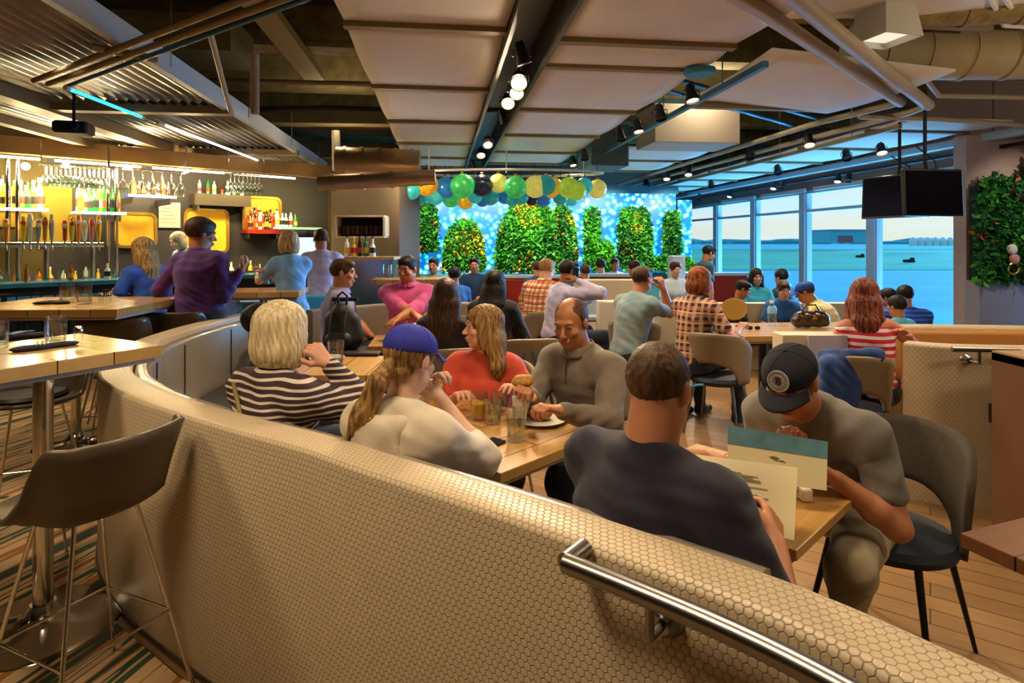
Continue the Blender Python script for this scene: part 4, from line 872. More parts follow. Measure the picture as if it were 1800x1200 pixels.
chL = make_chair('taupe shell chair under the woman in the plaid shirt', (1.72, 4.98, 0), fr(-35), M_felt, M_steel)
chair('taupe shell chair under the grey-shirted man by the middle divider', (1.2, 5.75), -25)
chair('taupe shell chair hung with a blue jacket behind the woman in red stripes', (2.28, 4.06), -12)
chair('taupe shell chair with a dark shoulder bag on its back, behind the family table', (.12, 4.75), 10)
chair('taupe shell chair under the orange-plaid man', (.36, 6.55), 15)
chair('taupe shell chair under the man in the grey sweater', (.56, 3.12), 132)
chair('taupe shell chair under the woman in the coral t-shirt', (-.12, 3.55), 172)
chair('taupe shell chair under the woman with long dark hair', (-.42, 4.35), 20)
chair('taupe shell chair under the black-clothed woman in the middle', (-.16, 5.6), 0)
# bar stools
def make_stool(label, loc, rz):
    t = thing('bar_stool', label, 'bar stool', loc, rz)
    def sh(s, q):
        an = (s-.5)*2*PI; c = abs(an)/PI; hgt = .25*max(0, min(1, (1-c*1.85)*2.4)); hgt = hgt*hgt*(3-2*hgt/.25)/.25 if hgt < .25 else .25
        k = max(0, q-.6)/.4; rr_ = .205*min(q/.6, 1)**.9+.045*k; sq = 1/max(abs(math.cos(an)), abs(math.sin(an)))**.35
        return (rr_*math.sin(an)*sq, -rr_*math.cos(an)*sq-.03*k*(1 if c < .5 else 0), .742+.02*(q**3 if q < .6 else .2)+(hgt+.012)*k**.8)
    MB().grid(sh, 49, 14).build('bucket_seat', M_bucket, t, smooth=True, solid=.018)
    MB().lathe([(.001, .75), (.15, .752), (.175, .765), (.16, .78), (.001, .785)], 28).build('seat_pad', mat('seat_pad_dark', '2c261e', .4), t, smooth=True)
    for (x, y) in ((1, 1), (-1, 1), (1, -1), (-1, -1)): MB().tube([(x*.10, y*.10, .745), (x*.24, y*.235, .004)], .0075, 10).build('leg', M_chrome, t, smooth=True)
    zf = .30; k = .1+(.14)*(.745-zf)/.741
    MB().tube([(k, k, zf), (-k, k, zf), (-k, -k, zf), (k, -k, zf), (k, k, zf)], .006, 8).build('footrest', M_chrome, t, smooth=True)
    return t
st0 = make_stool('dark leather bar stool with wire legs nearest the viewer', (-1.42, 2.0, 0), fr(66))
st0.scale = (.93, .93, .95)
for lb, x, y, d in (('dark bar stool tucked at the far side of the nearest high table', -2.55, 3.15, 200), ('dark bar stool cut by the left edge of the picture', -2.95, 2.75, 250), ('bar stool under the purple-shirted man', -2.74, 5.0, 0), ('bar stool under the seated woman in the royal blue top', -3.55, 5.45, 30),
                    ('low-backed stool just left of the purple-shirted man', -3.0, 4.55, 20)): dup(st0, (x, y, 0), fr(d), lb, scale=1)
# tiled dividers in the middle of the room
def divider(label, x0, x1, y0, y1, z=.93, m=M_plaster):
    o = solo(MB().box(x0, x1, y0, y1, 0, z), 'low_divider', m, label, 'partition wall', bevel=.008); return o
M_div = mat('cream_divider', 'd6c7a6', .6, noise=.06, nscale=3)
divider('low cream divider post behind the balding man', -.0+.15, .52, 7.3, 7.6, m=M_div)
divider('low cream divider post left of the grey-shirted man', .93, 1.26, 6.35, 6.6, m=M_div)
divider('low cream divider between the grey-shirted man and the plaid-shirted woman', 1.36, 1.62, 5.55, 5.95, m=M_div)
divider('low cream divider in front of the handbag table', 1.95, 2.66, 4.3, 4.48, .9, m=M_div)
divider('pale low divider behind the plaid-shirted man', .95, 2.0, 8.9, 9.2, 1.0, m=M_div)
divider('pale blue-lit divider post left of the standing waiter', 2.5, 2.7, 9.3, 9.6, 1.35, m=mat('pale_blue_panel', 'b8d0d8', .5))
divider('cream divider with a lamp glow behind the bag table', 2.5, 4.5, 7.3, 7.45, .82, m=M_div)
solo(MB().box(2.12, 2.55, 4.27, 4.285, .62, .9), 'menu_board', mat('pale_lilac_acrylic', 'c4bcd0', .3), 'pale lilac sheet hung on the low divider behind the capped man', 'sign')
# red banquettes under the leafy wall
M_red = mat('red_vinyl', '9c2a18', .4, noise=.1, nscale=3)
def red_bank(label, x0, x1, y, z0=.0, z1=.97):
    t = thing('red_banquette', label, 'banquette', ((x0+x1)/2, y, 0)); w = (x1-x0)/2
    MB().box(-w, w, 0, .14, z0, z1).build('backrest', M_red, t, bevel=.03); MB().box(-w, w, -.5, 0, z0, .46).build('seat', M_red, t, bevel=.03)
    MB().box(-w-.02, w+.02, -.02, .2, z1, z1+.05).build('top_ledge', mat('cyan_tinted_ledge', 'b8d4d8', .4), t); return t  # white ledge with a cyan cast of light put into its colour
red_bank('red vinyl banquette left part under the leafy wall', -1.4, 1.0, 9.9)
red_bank('red vinyl banquette right part under the leafy wall', 1.15, 2.3, 10.3)
red_bank('dark red banquette end by the standing waiter', 2.9, 4.2, 10.6)
# booth box seat behind the pink-shirted man
tag(wall_obj('booth_seatback', spline([(-1.9, 5.6, 0), (-1.2, 6.25, 0), (-.3, 6.3, 0)], 8), -.07, .07, .0, .93, M_felt), 'curved beige seat back behind the man in the pink shirt', 'banquette')
solo(MB().box(-2.3, -1.98, 6.5, 6.8, 0, .98), 'beverage_bin', mat('blue_bin', '2a9cc8', .5), 'tall blue bin beyond the end of the booth', 'bin', bevel=.02)
solo(MB().box(-2.9, -2.5, 6.2, 6.6, 0, .95), 'beverage_bin', mat('blue_bin', '2a9cc8', .5), 'blue side cabinet beneath the small high table', 'cabinet', bevel=.02)
# right hand oval booth wall with handrail
RP = spline([(2.36, 4.6, 0), (2.42, 4.0, 0), (2.56, 3.72, 0), (2.95, 3.62, 0), (3.6, 3.62, 0), (4.1, 3.75, 0), (4.2, 4.0, 0), (3.9, 4.28, 0), (3.2, 4.38, 0), (2.8, 4.38, 0)], 8)
RP = RP[14:]
tag(wall_obj('oval_booth_wall', RP, -.14, 0, 0, .95, M_hex), 'oval booth wall with steel handrail at the right', 'partition wall')
tag(wall_obj('oval_booth_seatback', RP[10:], .004, .08, .45, .93, mat('leather_lamp_tint', 'b07a40', .4), .03), 'seat back painted lamp-lit amber, lining the inside of the oval booth at the right', 'banquette')  # warm lamp light on the seat back is put into its leather colour
nl = thing('step_light', 'small glowing step light low on the right booth wall', 'lamp', (2.80, 3.455, .58), math.radians(-6))
MB().box(-.035, .035, -.012, .01, -.055, .055).build('faceplate', mat('brown_plate', '3a2a1c', .4), nl); MB().box(-.018, .018, -.016, -.011, -.03, .02).build('lens', mat('amber_lens', 'ffb040', .4, emit='ffa830', estr=4), nl)
# handrails
def rail(label, path, r, z, brackets, wallpts, ret=None, m=M_chrome):
    t = thing('handrail', label, 'handrail', (path[0][0], path[0][1], 0)); o = Vector((path[0][0], path[0][1], 0))
    pts = [Vector((p[0], p[1], z if len(p) < 3 else p[2]))-o for p in path]; MB().tube(pts, r, 20).build('bar', m, t, smooth=True)
    if ret is not None: MB().tube([pts[0], Vector(ret)-o], r, 20).build('return_end', m, t, smooth=True)
    for (b, w_, zr) in brackets:
        b = Vector((b[0], b[1], zr))-o; w_ = Vector((w_[0], w_[1], zr-.075))-o; d = (b-w_); d.z = 0; d.normalize()
        br = MB().tube([w_+d*.0, w_+d*.04, Vector((b.x, b.y, w_.z)), Vector((b.x, b.y, w_.z+.015)), Vector((b.x, b.y, b.z-r*.5))], .0085, 12).build('bracket', m, t, smooth=True)
        MB().tube([w_-d*.004, w_+d*.012, w_+d*.03], .03, 24, rs=[.034, .03, .016]).build('wall_flange', m, br, smooth=True)
    return t
def off(path, i, d):
    t_ = (path[min(i+1, len(path)-1)]-path[max(i-1, 0)]).normalized(); return path[i]+Vector((t_.y, -t_.x, 0))*d
i0 = min(range(len(BP)), key=lambda i: abs(CX+F*off(BP, i, .225).x/off(BP, i, .225).y-1005) if off(BP, i, .225).y > .3 else 1e9)
rp_ = [off(BP, i, .225) for i in range(i0, len(BP))]
ib = min(range(i0, len(BP)-4), key=lambda i: abs(CX+F*off(BP, i, .15).x/max(off(BP, i, .15).y, .05)-1165))
rail('steel double-tube handrail on the foreground booth wall', [(p.x, p.y) for p in rp_], .020, .925, [(off(BP, ib, .225)[:2], off(BP, ib, .152)[:2], .925)], None, ret=(off(BP, i0, .152).x, off(BP, i0, .152).y, .925), m=M_steel)
rail('steel handrail on the oval booth wall at the right', [(2.52, 3.42, .955), (2.88, 3.38, .955), (2.92, 3.2, .88), (3.2, 3.1, .85), (3.7, 3.05, .85)], .014, .955, [((2.66, 3.40), (2.66, 3.50), .955)], None, m=M_steel)
# service cabinet at the right edge
cb = thing('service_cabinet', 'open brown service cabinet with shelves at the right edge', 'cabinet', (2.95, 2.98, 0), .0)
Mc = mat('brown_cabinet', '6e4a30', .5, noise=.15, nscale=4); cw = .38
MB().box(-cw, -cw+.04, -.22, .22, 0, .98).build('side_panel', Mc, cb); MB().box(cw-.04, cw, -.22, .22, 0, .98).build('side_panel', Mc, cb); MB().box(-cw, cw, -.22, .22, .94, .99).build('top', mat('cabinet_top_tan', 'a08058', .5), cb)
MB().box(-cw+.04, cw-.04, .2, .22, .04, .94).build('back_panel', mat('cabinet_dark', '1e1610', .8), cb)
for z in (.05, .33, .62): MB().box(-cw+.04, cw-.04, -.2, .2, z, z+.025).build('shelf', Mc, cb)
for k in range(4): solo(MB().cbox((0, 0, 0), .20, .28, .012), 'menu_stack', mat('menu_cream_%d' % (k % 2), ['d8c8a0', 'b89868'][k % 2], .7), ['top', 'second', 'third', 'lowest'][k]+' cream menu of the pile on the upper cabinet shelf', 'menu').location = (2.82+.01*k, 2.94-.01*k, .652+.0135*(3-k))
pl = thing('plate', 'blue-rimmed plate on the brown table corner at the right', 'plate', (1.62, 1.56, .742)); MB().lathe([(.001, 0), (.07, .002), (.11, .016), (.112, .02), (.07, .008), (.001, .006)], 28).build('dish', mat('cyan_plate', '9fd0e0', .2), pl, smooth=True)
# blue jacket on the chair and bag
blob('jacket', [('c', (2.22, 3.88, .82), (2.50, 3.80, .84), .05, .05), ('c', (2.50, 3.80, .84), (2.64, 3.95, .74), .045, .035), ('e', (2.28, 3.80, .62), (.13, .05, .22), None), ('c', (2.2, 3.8, .78), (2.2, 3.78, .42), .06, .04), ('c', (2.64, 3.93, .74), (2.68, 3.96, .5), .035, .03)], .012, cloth('blue_jacket', '22468a', '173468'), k=.04, disp=lambda X, Y, Z: .006*np.sin(X*70+9*np.sin(Z*9))*np.sin(Z*14+1))
bpy.data.objects['jacket'].location = (-.17, .03, 0); tag(bpy.data.objects['jacket'], 'blue jacket draped over the chair behind the woman in red stripes', 'jacket')
# ================= tableware
def tumbler(label, loc, h=.125, r=.04, fill=.5, liquid=None, group=None, name='tumbler'):
    t = thing(name, label, 'glass', loc, 0, group); b = .014
    MB().lathe([(.001, 0), (r*.86, 0), (r*.88, .004), (r, h), (r-.0025, h), (r*.86-.003, b), (.001, b)], 24, cap=False).build('vessel', M_gl, t, smooth=True)
    if fill: rf = r*.86+(r*.14)*fill-.0035; MB().lathe([(.001, b+.001), (r*.86-.0035, b+.001), (rf, b+(h-b)*fill), (.001, b+(h-b)*fill)], 20, cap=False).build('drink', liquid or M_water, t, smooth=True)
    return t
def on(px, py, z): p = PZ(px, py, z); return (p.x, p.y, z+.001)
Z1 = .74
g0 = tumbler('tall water glass nearest the phone on the family table', on(907, 775, Z1), .135, .042, .6)
tumbler('water glass in the middle of the family table', on(867, 745, Z1), .12, .04, .7)
tumbler('glass of orange juice on the family table', on(842, 738, Z1), .13, .04, .55, M_juice)
tumbler('tall glass of pale beer held by the woman in the blue cap', on(768, 722, Z1), .15, .042, .8, M_beer)
tumbler('empty glass behind the water glasses on the family table', on(880, 728, Z1), .11, .038, 0)
nk = thing('napkin_cup', 'white paper napkins folded into a glass on the family table', 'napkin', on(914, 748, Z1)); MB().lathe([(.001, 0), (.03, 0), (.036, .09), (.034, .09), (.028, .005), (.001, .004)], 20, cap=False).build('cup', M_gl, nk, smooth=True)
MB().add([(-.03, 0, .03), (.028, .01, .03), (.045, .012, .15), (.02, .0, .12), (0, .01, .16), (-.035, 0, .13)], [(0, 1, 2, 3, 4, 5)]).add([(-.02, .02, .03), (.03, .025, .03), (.05, .03, .12), (-.03, .02, .15)], [(0, 1, 2, 3)]).build('paper', mat('paper_white', 'e8e0d8', .8), nk, solid=.003)
pt = thing('plate', 'white plate with food before the man in the grey sweater', 'plate', on(950, 742, Z1)); MB().lathe([(.001, 0), (.07, .002), (.12, .016), (.122, .02), (.07, .008), (.001, .006)], 28).build('dish', mat('china_white', 'ddd6c8', .2), pt, smooth=True)
fd = tag(blob('food', [('e', (.0, 0, .02), (.05, .035, .02), None), ('e', (.03, .03, .025), (.03, .025, .02), None), ('e', (-.04, .02, .02), (.03, .02, .015), None)], .005, mat('browned_food', '8e5a24', .6, noise=.5, nscale=60), None), 'browned sandwich pieces on the white plate', 'food'); fd.location = Vector(on(950, 742, Z1))+Vector((0, 0, .012))
sw = tag(blob('sandwich', [('e', (0, 0, 0), (.05, .035, .022), None), ('e', (.01, .01, .02), (.045, .03, .014), None)], .005, mat('toasted_bread', 'c08a3c', .7, noise=.4, nscale=50), None), 'toasted sandwich held in the hand of the grey-sweater man', 'food'); sw.location = P(918, 672, 2.72)
def phone(label, loc, rz): t = thing('phone', label, 'phone', loc, rz); MB().cbox((0, 0, .005), .075, .15, .009, bev=.004).build('case', M_black, t); MB().box(-.034, .034, -.07, .07, .0095, .0103).build('screen', mat('phone_screen', '1a2030', .08), t); return t
phone('black phone lying on the family table near its front edge', on(858, 783, Z1), -.7)
ba = thing('folded_napkin', 'folded dark napkin lying by the cutlery on the family table', 'napkin', on(800, 760, Z1), .6); MB().cbox((0, 0, .006), .12, .16, .012, bev=.004).build('cloth', mat('dark_napkin', '221c22', .9), ba)
# two-top: menus, caddy, tablet
def sheet(label, pts, nl_, band=None):
    q = [P(*p) for p in pts]; c = sum(q, Vector())/4; t = thing('menu', label, 'menu', c); q = [p-c for p in q]
    f = lambda s, v: q[0].lerp(q[1], s).lerp(q[3].lerp(q[2], s), v); n_ = (q[1]-q[0]).cross(q[3]-q[0]).normalized()*-1
    if n_.y > 0: n_ = -n_
    MB().grid(lambda s, v: f(s, v), 13, 13).build('paper', mat('menu_paper', 'd9cba0', .6), t, solid=.0015)
    k = MB()
    rnd = random.Random(3)
    for i in range(nl_):
        v = .2+.6*i/nl_; a, b = .38, .5+rnd.random()*.28
        if i % 5 == 0: b = .5
        k.add([f(a, v)+n_*.003, f(b, v)+n_*.003, f(b, v+.012)+n_*.003, f(a, v+.012)+n_*.003], [(0, 1, 2, 3)])
    k.build('print', mat('menu_ink', '6b6048', .8), t)
    if band:
        MB().grid(lambda s, v: f(s, v*band)+n_*.002, 13, 5).build('header_band', mat('menu_blue_band', '5f8a96', .5, noise=.3, nscale=20), t)
        MB().add([f(.42, .5)+n_*.002, f(.47, .47)+n_*.002, f(.53, .5)+n_*.002, f(.5, .56)+n_*.002], [(0, 1, 2, 3)]).add([f(.5, .55)+n_*.002, f(.56, .53)+n_*.002, f(.6, .57)+n_*.002], [(0, 1, 2)]).build('emblem', mat('menu_ink', '6b6048', .8), t)
    return t
sheet('tall cream menu with lines of print held by the navy-shirted man', [(1205, 796, 1.86), (1402, 822, 1.74), (1396, 950, 1.60), (1245, 912, 1.70)], 22)
sheet('wide menu with a blue-grey band along its top, before the man in the cap', [(1278, 747, 1.96), (1455, 776, 1.90), (1453, 862, 1.84), (1280, 838, 1.90)], 0, .36)
cd = thing('condiment_caddy', 'small white condiment holder on the two-top', 'caddy', on(1416, 880, Z1)); MB().cbox((0, 0, .02), .035, .03, .04, bev=.004).build('sachet_box', mat('paper_white', 'e8e0d8', .8), cd); MB().tube([(-.03, .02, 0), (-.03, .02, .05)], .012, 12).build('shaker', M_chrome, cd)
MB().tube([(.02, .03, 0), (.02, .03, .055)], .011, 12).build('shaker', M_chrome, cd)
tb = thing('tablet', 'dark tablet with pale edge at the capped man end of the two-top', 'tablet', on(1462, 850, Z1), .8); MB().cbox((0, 0, .005), .11, .16, .01, bev=.004).build('case', mat('pale_case', 'b8b4b0', .4), tb); MB().box(-.048, .048, -.07, .07, .0102, .011).build('screen', M_black, tb)
# high tables
ZH = 1.1
tumbler('large empty tumbler on the nearest high table', on(98, 604, ZH), .125, .046, .12)
tumbler('tumbler cut by the left edge on the nearest high table', on(-6, 612, ZH), .125, .046, .12)
def shaker(label, loc): t = thing('salt_shaker', label, 'salt shaker', loc); MB().lathe([(.001, 0), (.018, 0), (.018, .05), (.001, .05)], 8).build('glass_body', M_gl, t); MB().lathe([(.019, .05), (.019, .062), (.012, .075), (.001, .078)], 14).build('lid', M_chrome, t, smooth=True); return t
shaker('faceted salt shaker on the nearest high table', on(138, 602, ZH))
def setting(label, loc, rz):
    t = thing('napkin_setting', label, 'napkin', loc, rz); blob('napkin', [('e', (-.05, 0, .008), (.08, .05, .012), None), ('e', (.06, .01, .008), (.07, .045, .012), None)], .006, mat('dark_napkin', '221c22', .9), t, k=.01)
    for k in (-1, 0, 1): MB().tube([(-.03+k*.014, -.05, .022), (k*.018, .04, .024), (.01+k*.02, .09, .018)], .0028, 6).build(['fork', 'knife', 'spoon'][k+1], M_chrome, t, smooth=True)
setting('dark napkin with cutlery on the nearest high table, in front of the tumbler', on(80, 612, ZH), .9)
setting('dark napkin with cutlery on the nearest high table, beside the left edge', on(35, 593, ZH), .4)
tumbler('left one of two tumblers on the second high table', on(118, 532, ZH), .16, .055, .1); tumbler('right one of two tumblers on the second high table', on(148, 534, ZH), .16, .055, .1)
shaker('salt shaker with blue-lit cap on the second high table, left of its twin', on(178, 532, ZH)); shaker('salt shaker with blue-lit cap on the second high table, right of its twin', on(191, 531, ZH))
setting('dark napkin with cutlery on the second high table', on(90, 534, ZH), .1)
tumbler('left glass on the small high table by the purple-shirted man', on(462, 500, ZH), .14, .05, .3); tumbler('right glass on the small high table by the purple-shirted man', on(478, 499, ZH), .14, .05, .3)
tumbler('left glass on the high table near the dark wall box', on(680, 487, ZH), .16, .06, .2); tumbler('right glass on the high table near the dark wall box', on(694, 487, ZH), .16, .06, .2)
tumbler('glass on the pink-shirted man table', on(711, 586, .74), .12, .045, .3); tumbler('small glass on the pink-shirted man table, right of the other', on(728, 583, .74), .09, .04, .3)
tumbler('glass held up by the woman in stripes', tuple(P(590, 645, 2.6)), .115, .036, .2)
bf = thing('bill_folder', 'dark bill folder on the small table behind the woman in stripes', 'folder', on(632, 624, .74)); MB().cbox((0, 0, .012), .30, .12, .022, bev=.006).build('cover', mat('folder_dark', '2a1c1a', .6), bf)
pt = dup(pt, on(575, 633, .74), 0, 'white plate on the small table behind the woman in stripes');
# water bottle, handbag, paper fan, yellow bag on the long table
wb = thing('water_bottle', 'clear plastic water bottle with blue-white label on the long table', 'bottle', on(1357, 572, .74)); MB().lathe([(.001, 0), (.04, 0), (.042, .03), (.04, .15), (.02, .2), (.018, .22), (.001, .22)], 20).build('bottle_body', M_gl, wb, smooth=True); MB().lathe([(.043, .12), (.044, .17), (.03, .195)], 20, cap=False).build('bottle_label', mat('label_blue', '7fb8e0', .4), wb, smooth=True); MB().lathe([(.02, .22), (.02, .245), (.001, .245)], 14).build('bottle_cap', M_white, wb)
hb = thing('handbag', 'glossy dark brown handbag lying on the long table', 'bag', on(1425, 576, .74), .1); blob('bag_body', [('c', (-.13, 0, .07), (.13, 0, .07), .065, .065), ('c', (-.1, 0, .12), (.1, 0, .12), .045, .045)], .009, mat('bag_leather', '3a2414', .25, coat=.4), hb, k=.04, disp=lambda X, Y, Z: .004*np.sin(X*60+Z*50)); MB().tube([(-.1, 0, .15), (-.05, .0, .22), (.05, 0, .22), (.1, 0, .15)], .008, 8).build('handle', mat('bag_leather', '3a2414', .25), hb, smooth=True); MB().cbox((0, -.066, .10), .05, .008, .02).build('buckle', mat('gold_metal', 'd8a850', .25, 1), hb)
fn = thing('paper_fan', 'yellow paddle-shaped paper menu held by the plaid-shirted woman', 'menu', P(1290, 543, 5.1)); MB().lathe([(.001, -.003), (.10, -.003), (.112, 0), (.10, .003), (.001, .003)], 28, R=Matrix.Rotation(PI/2, 3, 'X')).build('paddle', mat('fan_yellow', 'd0a850', .7), fn)
fn.scale = (1.05, 1, .85)
sg = thing('sunglasses', 'dark folded sunglasses on the long table by the water bottle', 'sunglasses', on(1325, 580, .74)); MB().ball((-.035, 0, .02), .028, 12, (1, .4, .7)).ball((.035, 0, .02), .028, 12, (1, .4, .7)).build('lens_pair', M_black, sg, smooth=True)
tag(solo(MB().box(-.25, .25, -.01, .01, 0, .3), 'laptop_screen', mat('screen_back', '9aa8a8', .4), 'pale laptop lid open beside the man on the telephone', 'laptop'), None).location = (.83, 6.85, .74)
# backpack on wheeled suitcase
bp_ = thing('backpack', 'black backpack standing on the suitcase beyond the booth table', 'backpack', P(602, 612, 4.55)-Vector((0, 0, 0)))
blob('pack_body', [('c', (0, 0, .10), (0, 0, .26), .12, .085), ('c', (-.06, 0, .08), (-.06, 0, .22), .09, .07), ('c', (.07, 0, .08), (.07, 0, .2), .09, .06)], .01, M_black, bp_, k=.05, disp=lambda X, Y, Z: .005*np.sin(X*50+Z*20))
blob('front_pocket', [('c', (-.04, -.1, .08), (.04, -.1, .08), .06, .06)], .01, M_black, bp_); MB().tube([(-.03, 0, .33), (-.035, 0, .40), (0, 0, .43), (.035, 0, .40), (.03, 0, .33)], .01, 8).build('top_handle', M_black, bp_, smooth=True)
for k in (-.06, .05): MB().tube([(k, -.13, .02), (k, -.15, .1), (k, -.12, .22), (k, -.06, .32)], .006, 6).build('zip', mat('zip_dark', '3a3430', .4), bp_, smooth=True)
su = thing('suitcase', 'black wheeled suitcase with raised handle beneath the backpack', 'suitcase', (bp_.location.x, bp_.location.y, 0)); hh = bp_.location.z-.01
MB().cbox((0, 0, .06+(hh-.06)/2), .38, .25, hh-.06, bev=.03).build('shell', M_black, su)
for k in (-.10, .06): MB().tube([(k, .14, hh-.1), (k, .14, hh+.36)], .007, 8).build('handle_tube', M_chrome, su)
MB().tube([(-.12, .14, hh+.37), (.08, .14, hh+.37)], .016, 10).build('grip', M_black, su)
for x in (-.15, .15):
    for y in (-.1, .1): MB().tube([(x-.012, y, .03), (x+.012, y, .03)], .03, 14).build('wheel', M_black, su)
# shoulder bag on chair
sb = thing('shoulder_bag', 'dark shoulder bag hanging by its blue strap on a chair back', 'bag', (.17, 4.45, .52)); blob('pouch', [('e', (0, 0, -.02), (.14, .06, .09), None)], .012, mat('dark_blue_leather', '18202e', .4), sb); MB().tube([(-.1, .02, .05), (-.06, .05, .33), (.06, .0, .05)], .012, 8).build('strap', mat('strap_blue', '2a6a98', .5), sb, smooth=True)
# ================= bar
aB = math.atan2(.69, .72); P0 = Vector((-7.3, 8.5, 0)); dB = Vector((math.cos(aB), math.sin(aB), 0)); nB = Vector((-math.sin(aB), math.cos(aB), 0))
def bar(px, py, yo=0):
    t = (px-CX)/F; s = (t*(P0.y+yo*nB.y)-P0.x-yo*nB.x)/(dB.x-t*dB.y); Y = P0.y+s*dB.y+yo*nB.y; return s, yo, H+(HY-py)*Y/F
def bw_(s, y, z): return P0+dB*s+nB*y+Vector((0, 0, z))
BM = Matrix.Translation(P0) @ Matrix.Rotation(aB, 4, 'Z')
def BB(): return MB(BM)
struct(BB().box(-3.5, 5.05, .02, .2, 0, 3.6), 'wall_bar', mat('bar_wall_olive', '54491f', .7, noise=.25, nscale=2))
struct(BB().box(.55, 5.0, -.0, .03, .9, 2.9), 'wall_bar_slate', mat('bar_slate', '2c2c30', .6))
for k, (a0, a1, b0, b1) in enumerate(((66, 126, 322, 432), (-40, 84, 376, 398))):
    a, c = bar(a0, b1), bar(a1, b0); struct(BB().box(a[0], c[0], -.03, .0, a[2], c[2]), 'wall_bar_panel', mat('mustard_panel', '9c8418', .6, noise=.2, nscale=3))
# soffit beam over the bar
sf = thing('bar_soffit', 'warm-lit soffit beam running over the bar', 'soffit', bw_(1, -1.2, 2.8), aB)
MB().box(-4.5, 4.2, -.1, .1, -.1, .12).build('beam', mat('soffit_tan', 'c89a5a', .5, noise=.2, nscale=3), sf); MB().box(-4.5, .2, -.12, .8, .12, .8).build('bulkhead', mat('bulkhead_olive', '7c6c42', .7, noise=.15, nscale=2), sf)
for i in range(4): tl = thing('tube_lamp', ['first', 'second', 'third', 'fourth'][i]+' pale tube lamp from the left under the bar soffit', 'lamp', bw_(-.15+i*1.15, -1.2, 2.66), aB); MB().box(-.5, .5, -.02, .02, -.015, .015).build('tube', mat('tube_bar', 'ffe8b8', .4, emit='ffe8c0', estr=5), tl); MB().box(-.52, .52, -.03, .03, .015, .03).build('housing', M_dark, tl)
# counters
bc = thing('bar_counter', 'long bar counter with blue-lit front edge', 'counter', bw_(1.0, -2.0, 0), aB)
MB().box(-4, 2.3, -.3, .3, 1.04, 1.09).build('countertop', mat('bar_top_cyan', '3f8fb0', .2, noise=.2, nscale=4), bc); MB().box(-4, 2.25, -.22, .28, 0, 1.04).build('front_panel', mat('bar_front_dark', '10202c', .5), bc)  # blue light falling on the bar is put into the countertop colour
MB().tube([(-4, -.34, .22), (2.3, -.34, .22)], .02, 10).build('foot_rail', M_chrome, bc)
bk = thing('back_counter', 'cluttered back counter along the bar wall', 'counter', bw_(1.5, -.35, 0), aB)
MB().box(-4.5, 3.5, -.3, .3, .88, .93).build('countertop', M_steel, bk); MB().box(-4.5, 3.5, -.28, .3, 0, .88).build('cabinet_body', mat('bar_front_dark', '10202c', .5), bk)
# mirrors in yellow frames, their amber reflection put in as colour and faint emission
def mirror(px0, px1, py0, py1, label, sh=.03):
    a, c = bar(px0, py1, -.06), bar(px1, py0, -.06); cx, cz = (a[0]+c[0])/2, (a[2]+c[2])/2; w, h = abs(c[0]-a[0])/2, abs(c[2]-a[2])/2
    t = thing('framed_panel', label, 'framed panel', bw_(cx, -.06, cz), aB); rr_ = .12
    def ring(k, n=6):
        p = []
        for (sx, sz, a0) in ((1, 1, 0), (-1, 1, 90), (-1, -1, 180), (1, -1, 270)):
            for q in range(n+1): an = math.radians(a0+90*q/n); p.append((sx*(w-rr_)+(rr_-k)*math.cos(an), 0, sz*(h-rr_)+(rr_-k)*math.sin(an)))
        return p
    o, i = ring(0), ring(.045); n = len(o); vs = o+i+[(x, -.04, z) for x, y, z in o]+[(x, -.04, z) for x, y, z in i]; fs = []
    for k in range(n):
        q = (k+1) % n; fs += [(2*n+k, 2*n+q, 3*n+q, 3*n+k), (k, q, 2*n+q, 2*n+k), (n+k, n+q, 3*n+q, 3*n+k)]
    MB().add(vs, fs).build('frame', mat('panel_frame_gold', '9c7c34', .3, .6), t); MB().add([(x, -.01, z) for x, y, z in i], [tuple(range(n))]).build('panel_face', mat('amber_glow_mirror', 'e0b030', .5, noise=.4, nscale=3, emit='d89010', estr=.35), t)
mirror(200, 276, 374, 436, 'mirror with painted amber glow in a rounded frame, leftmost behind the bar'); mirror(322, 402, 368, 446, 'mirror with painted amber glow in a rounded frame, behind the purple-shirted man head'); mirror(425, 494, 347, 410, 'mirror with painted amber glow in a rounded frame, rightmost, behind the bottle ledge')
q = bar(298, 400, -.05); pn_ = thing('notice_board', 'pale notice hung on the slate bar wall between two amber panels', 'sign', bw_(*q), aB); MB().box(-.16, .16, -.01, .01, 0, .42).build('sheet', mat('notice_pale', 'c8c8b0', .6), pn_)
for k in range(5): MB().box(-.12, .1-.02*k, -.013, -.011, .08+.06*k, .09+.06*k).build('text_line', mat('menu_ink', '6b6048', .8), pn_)
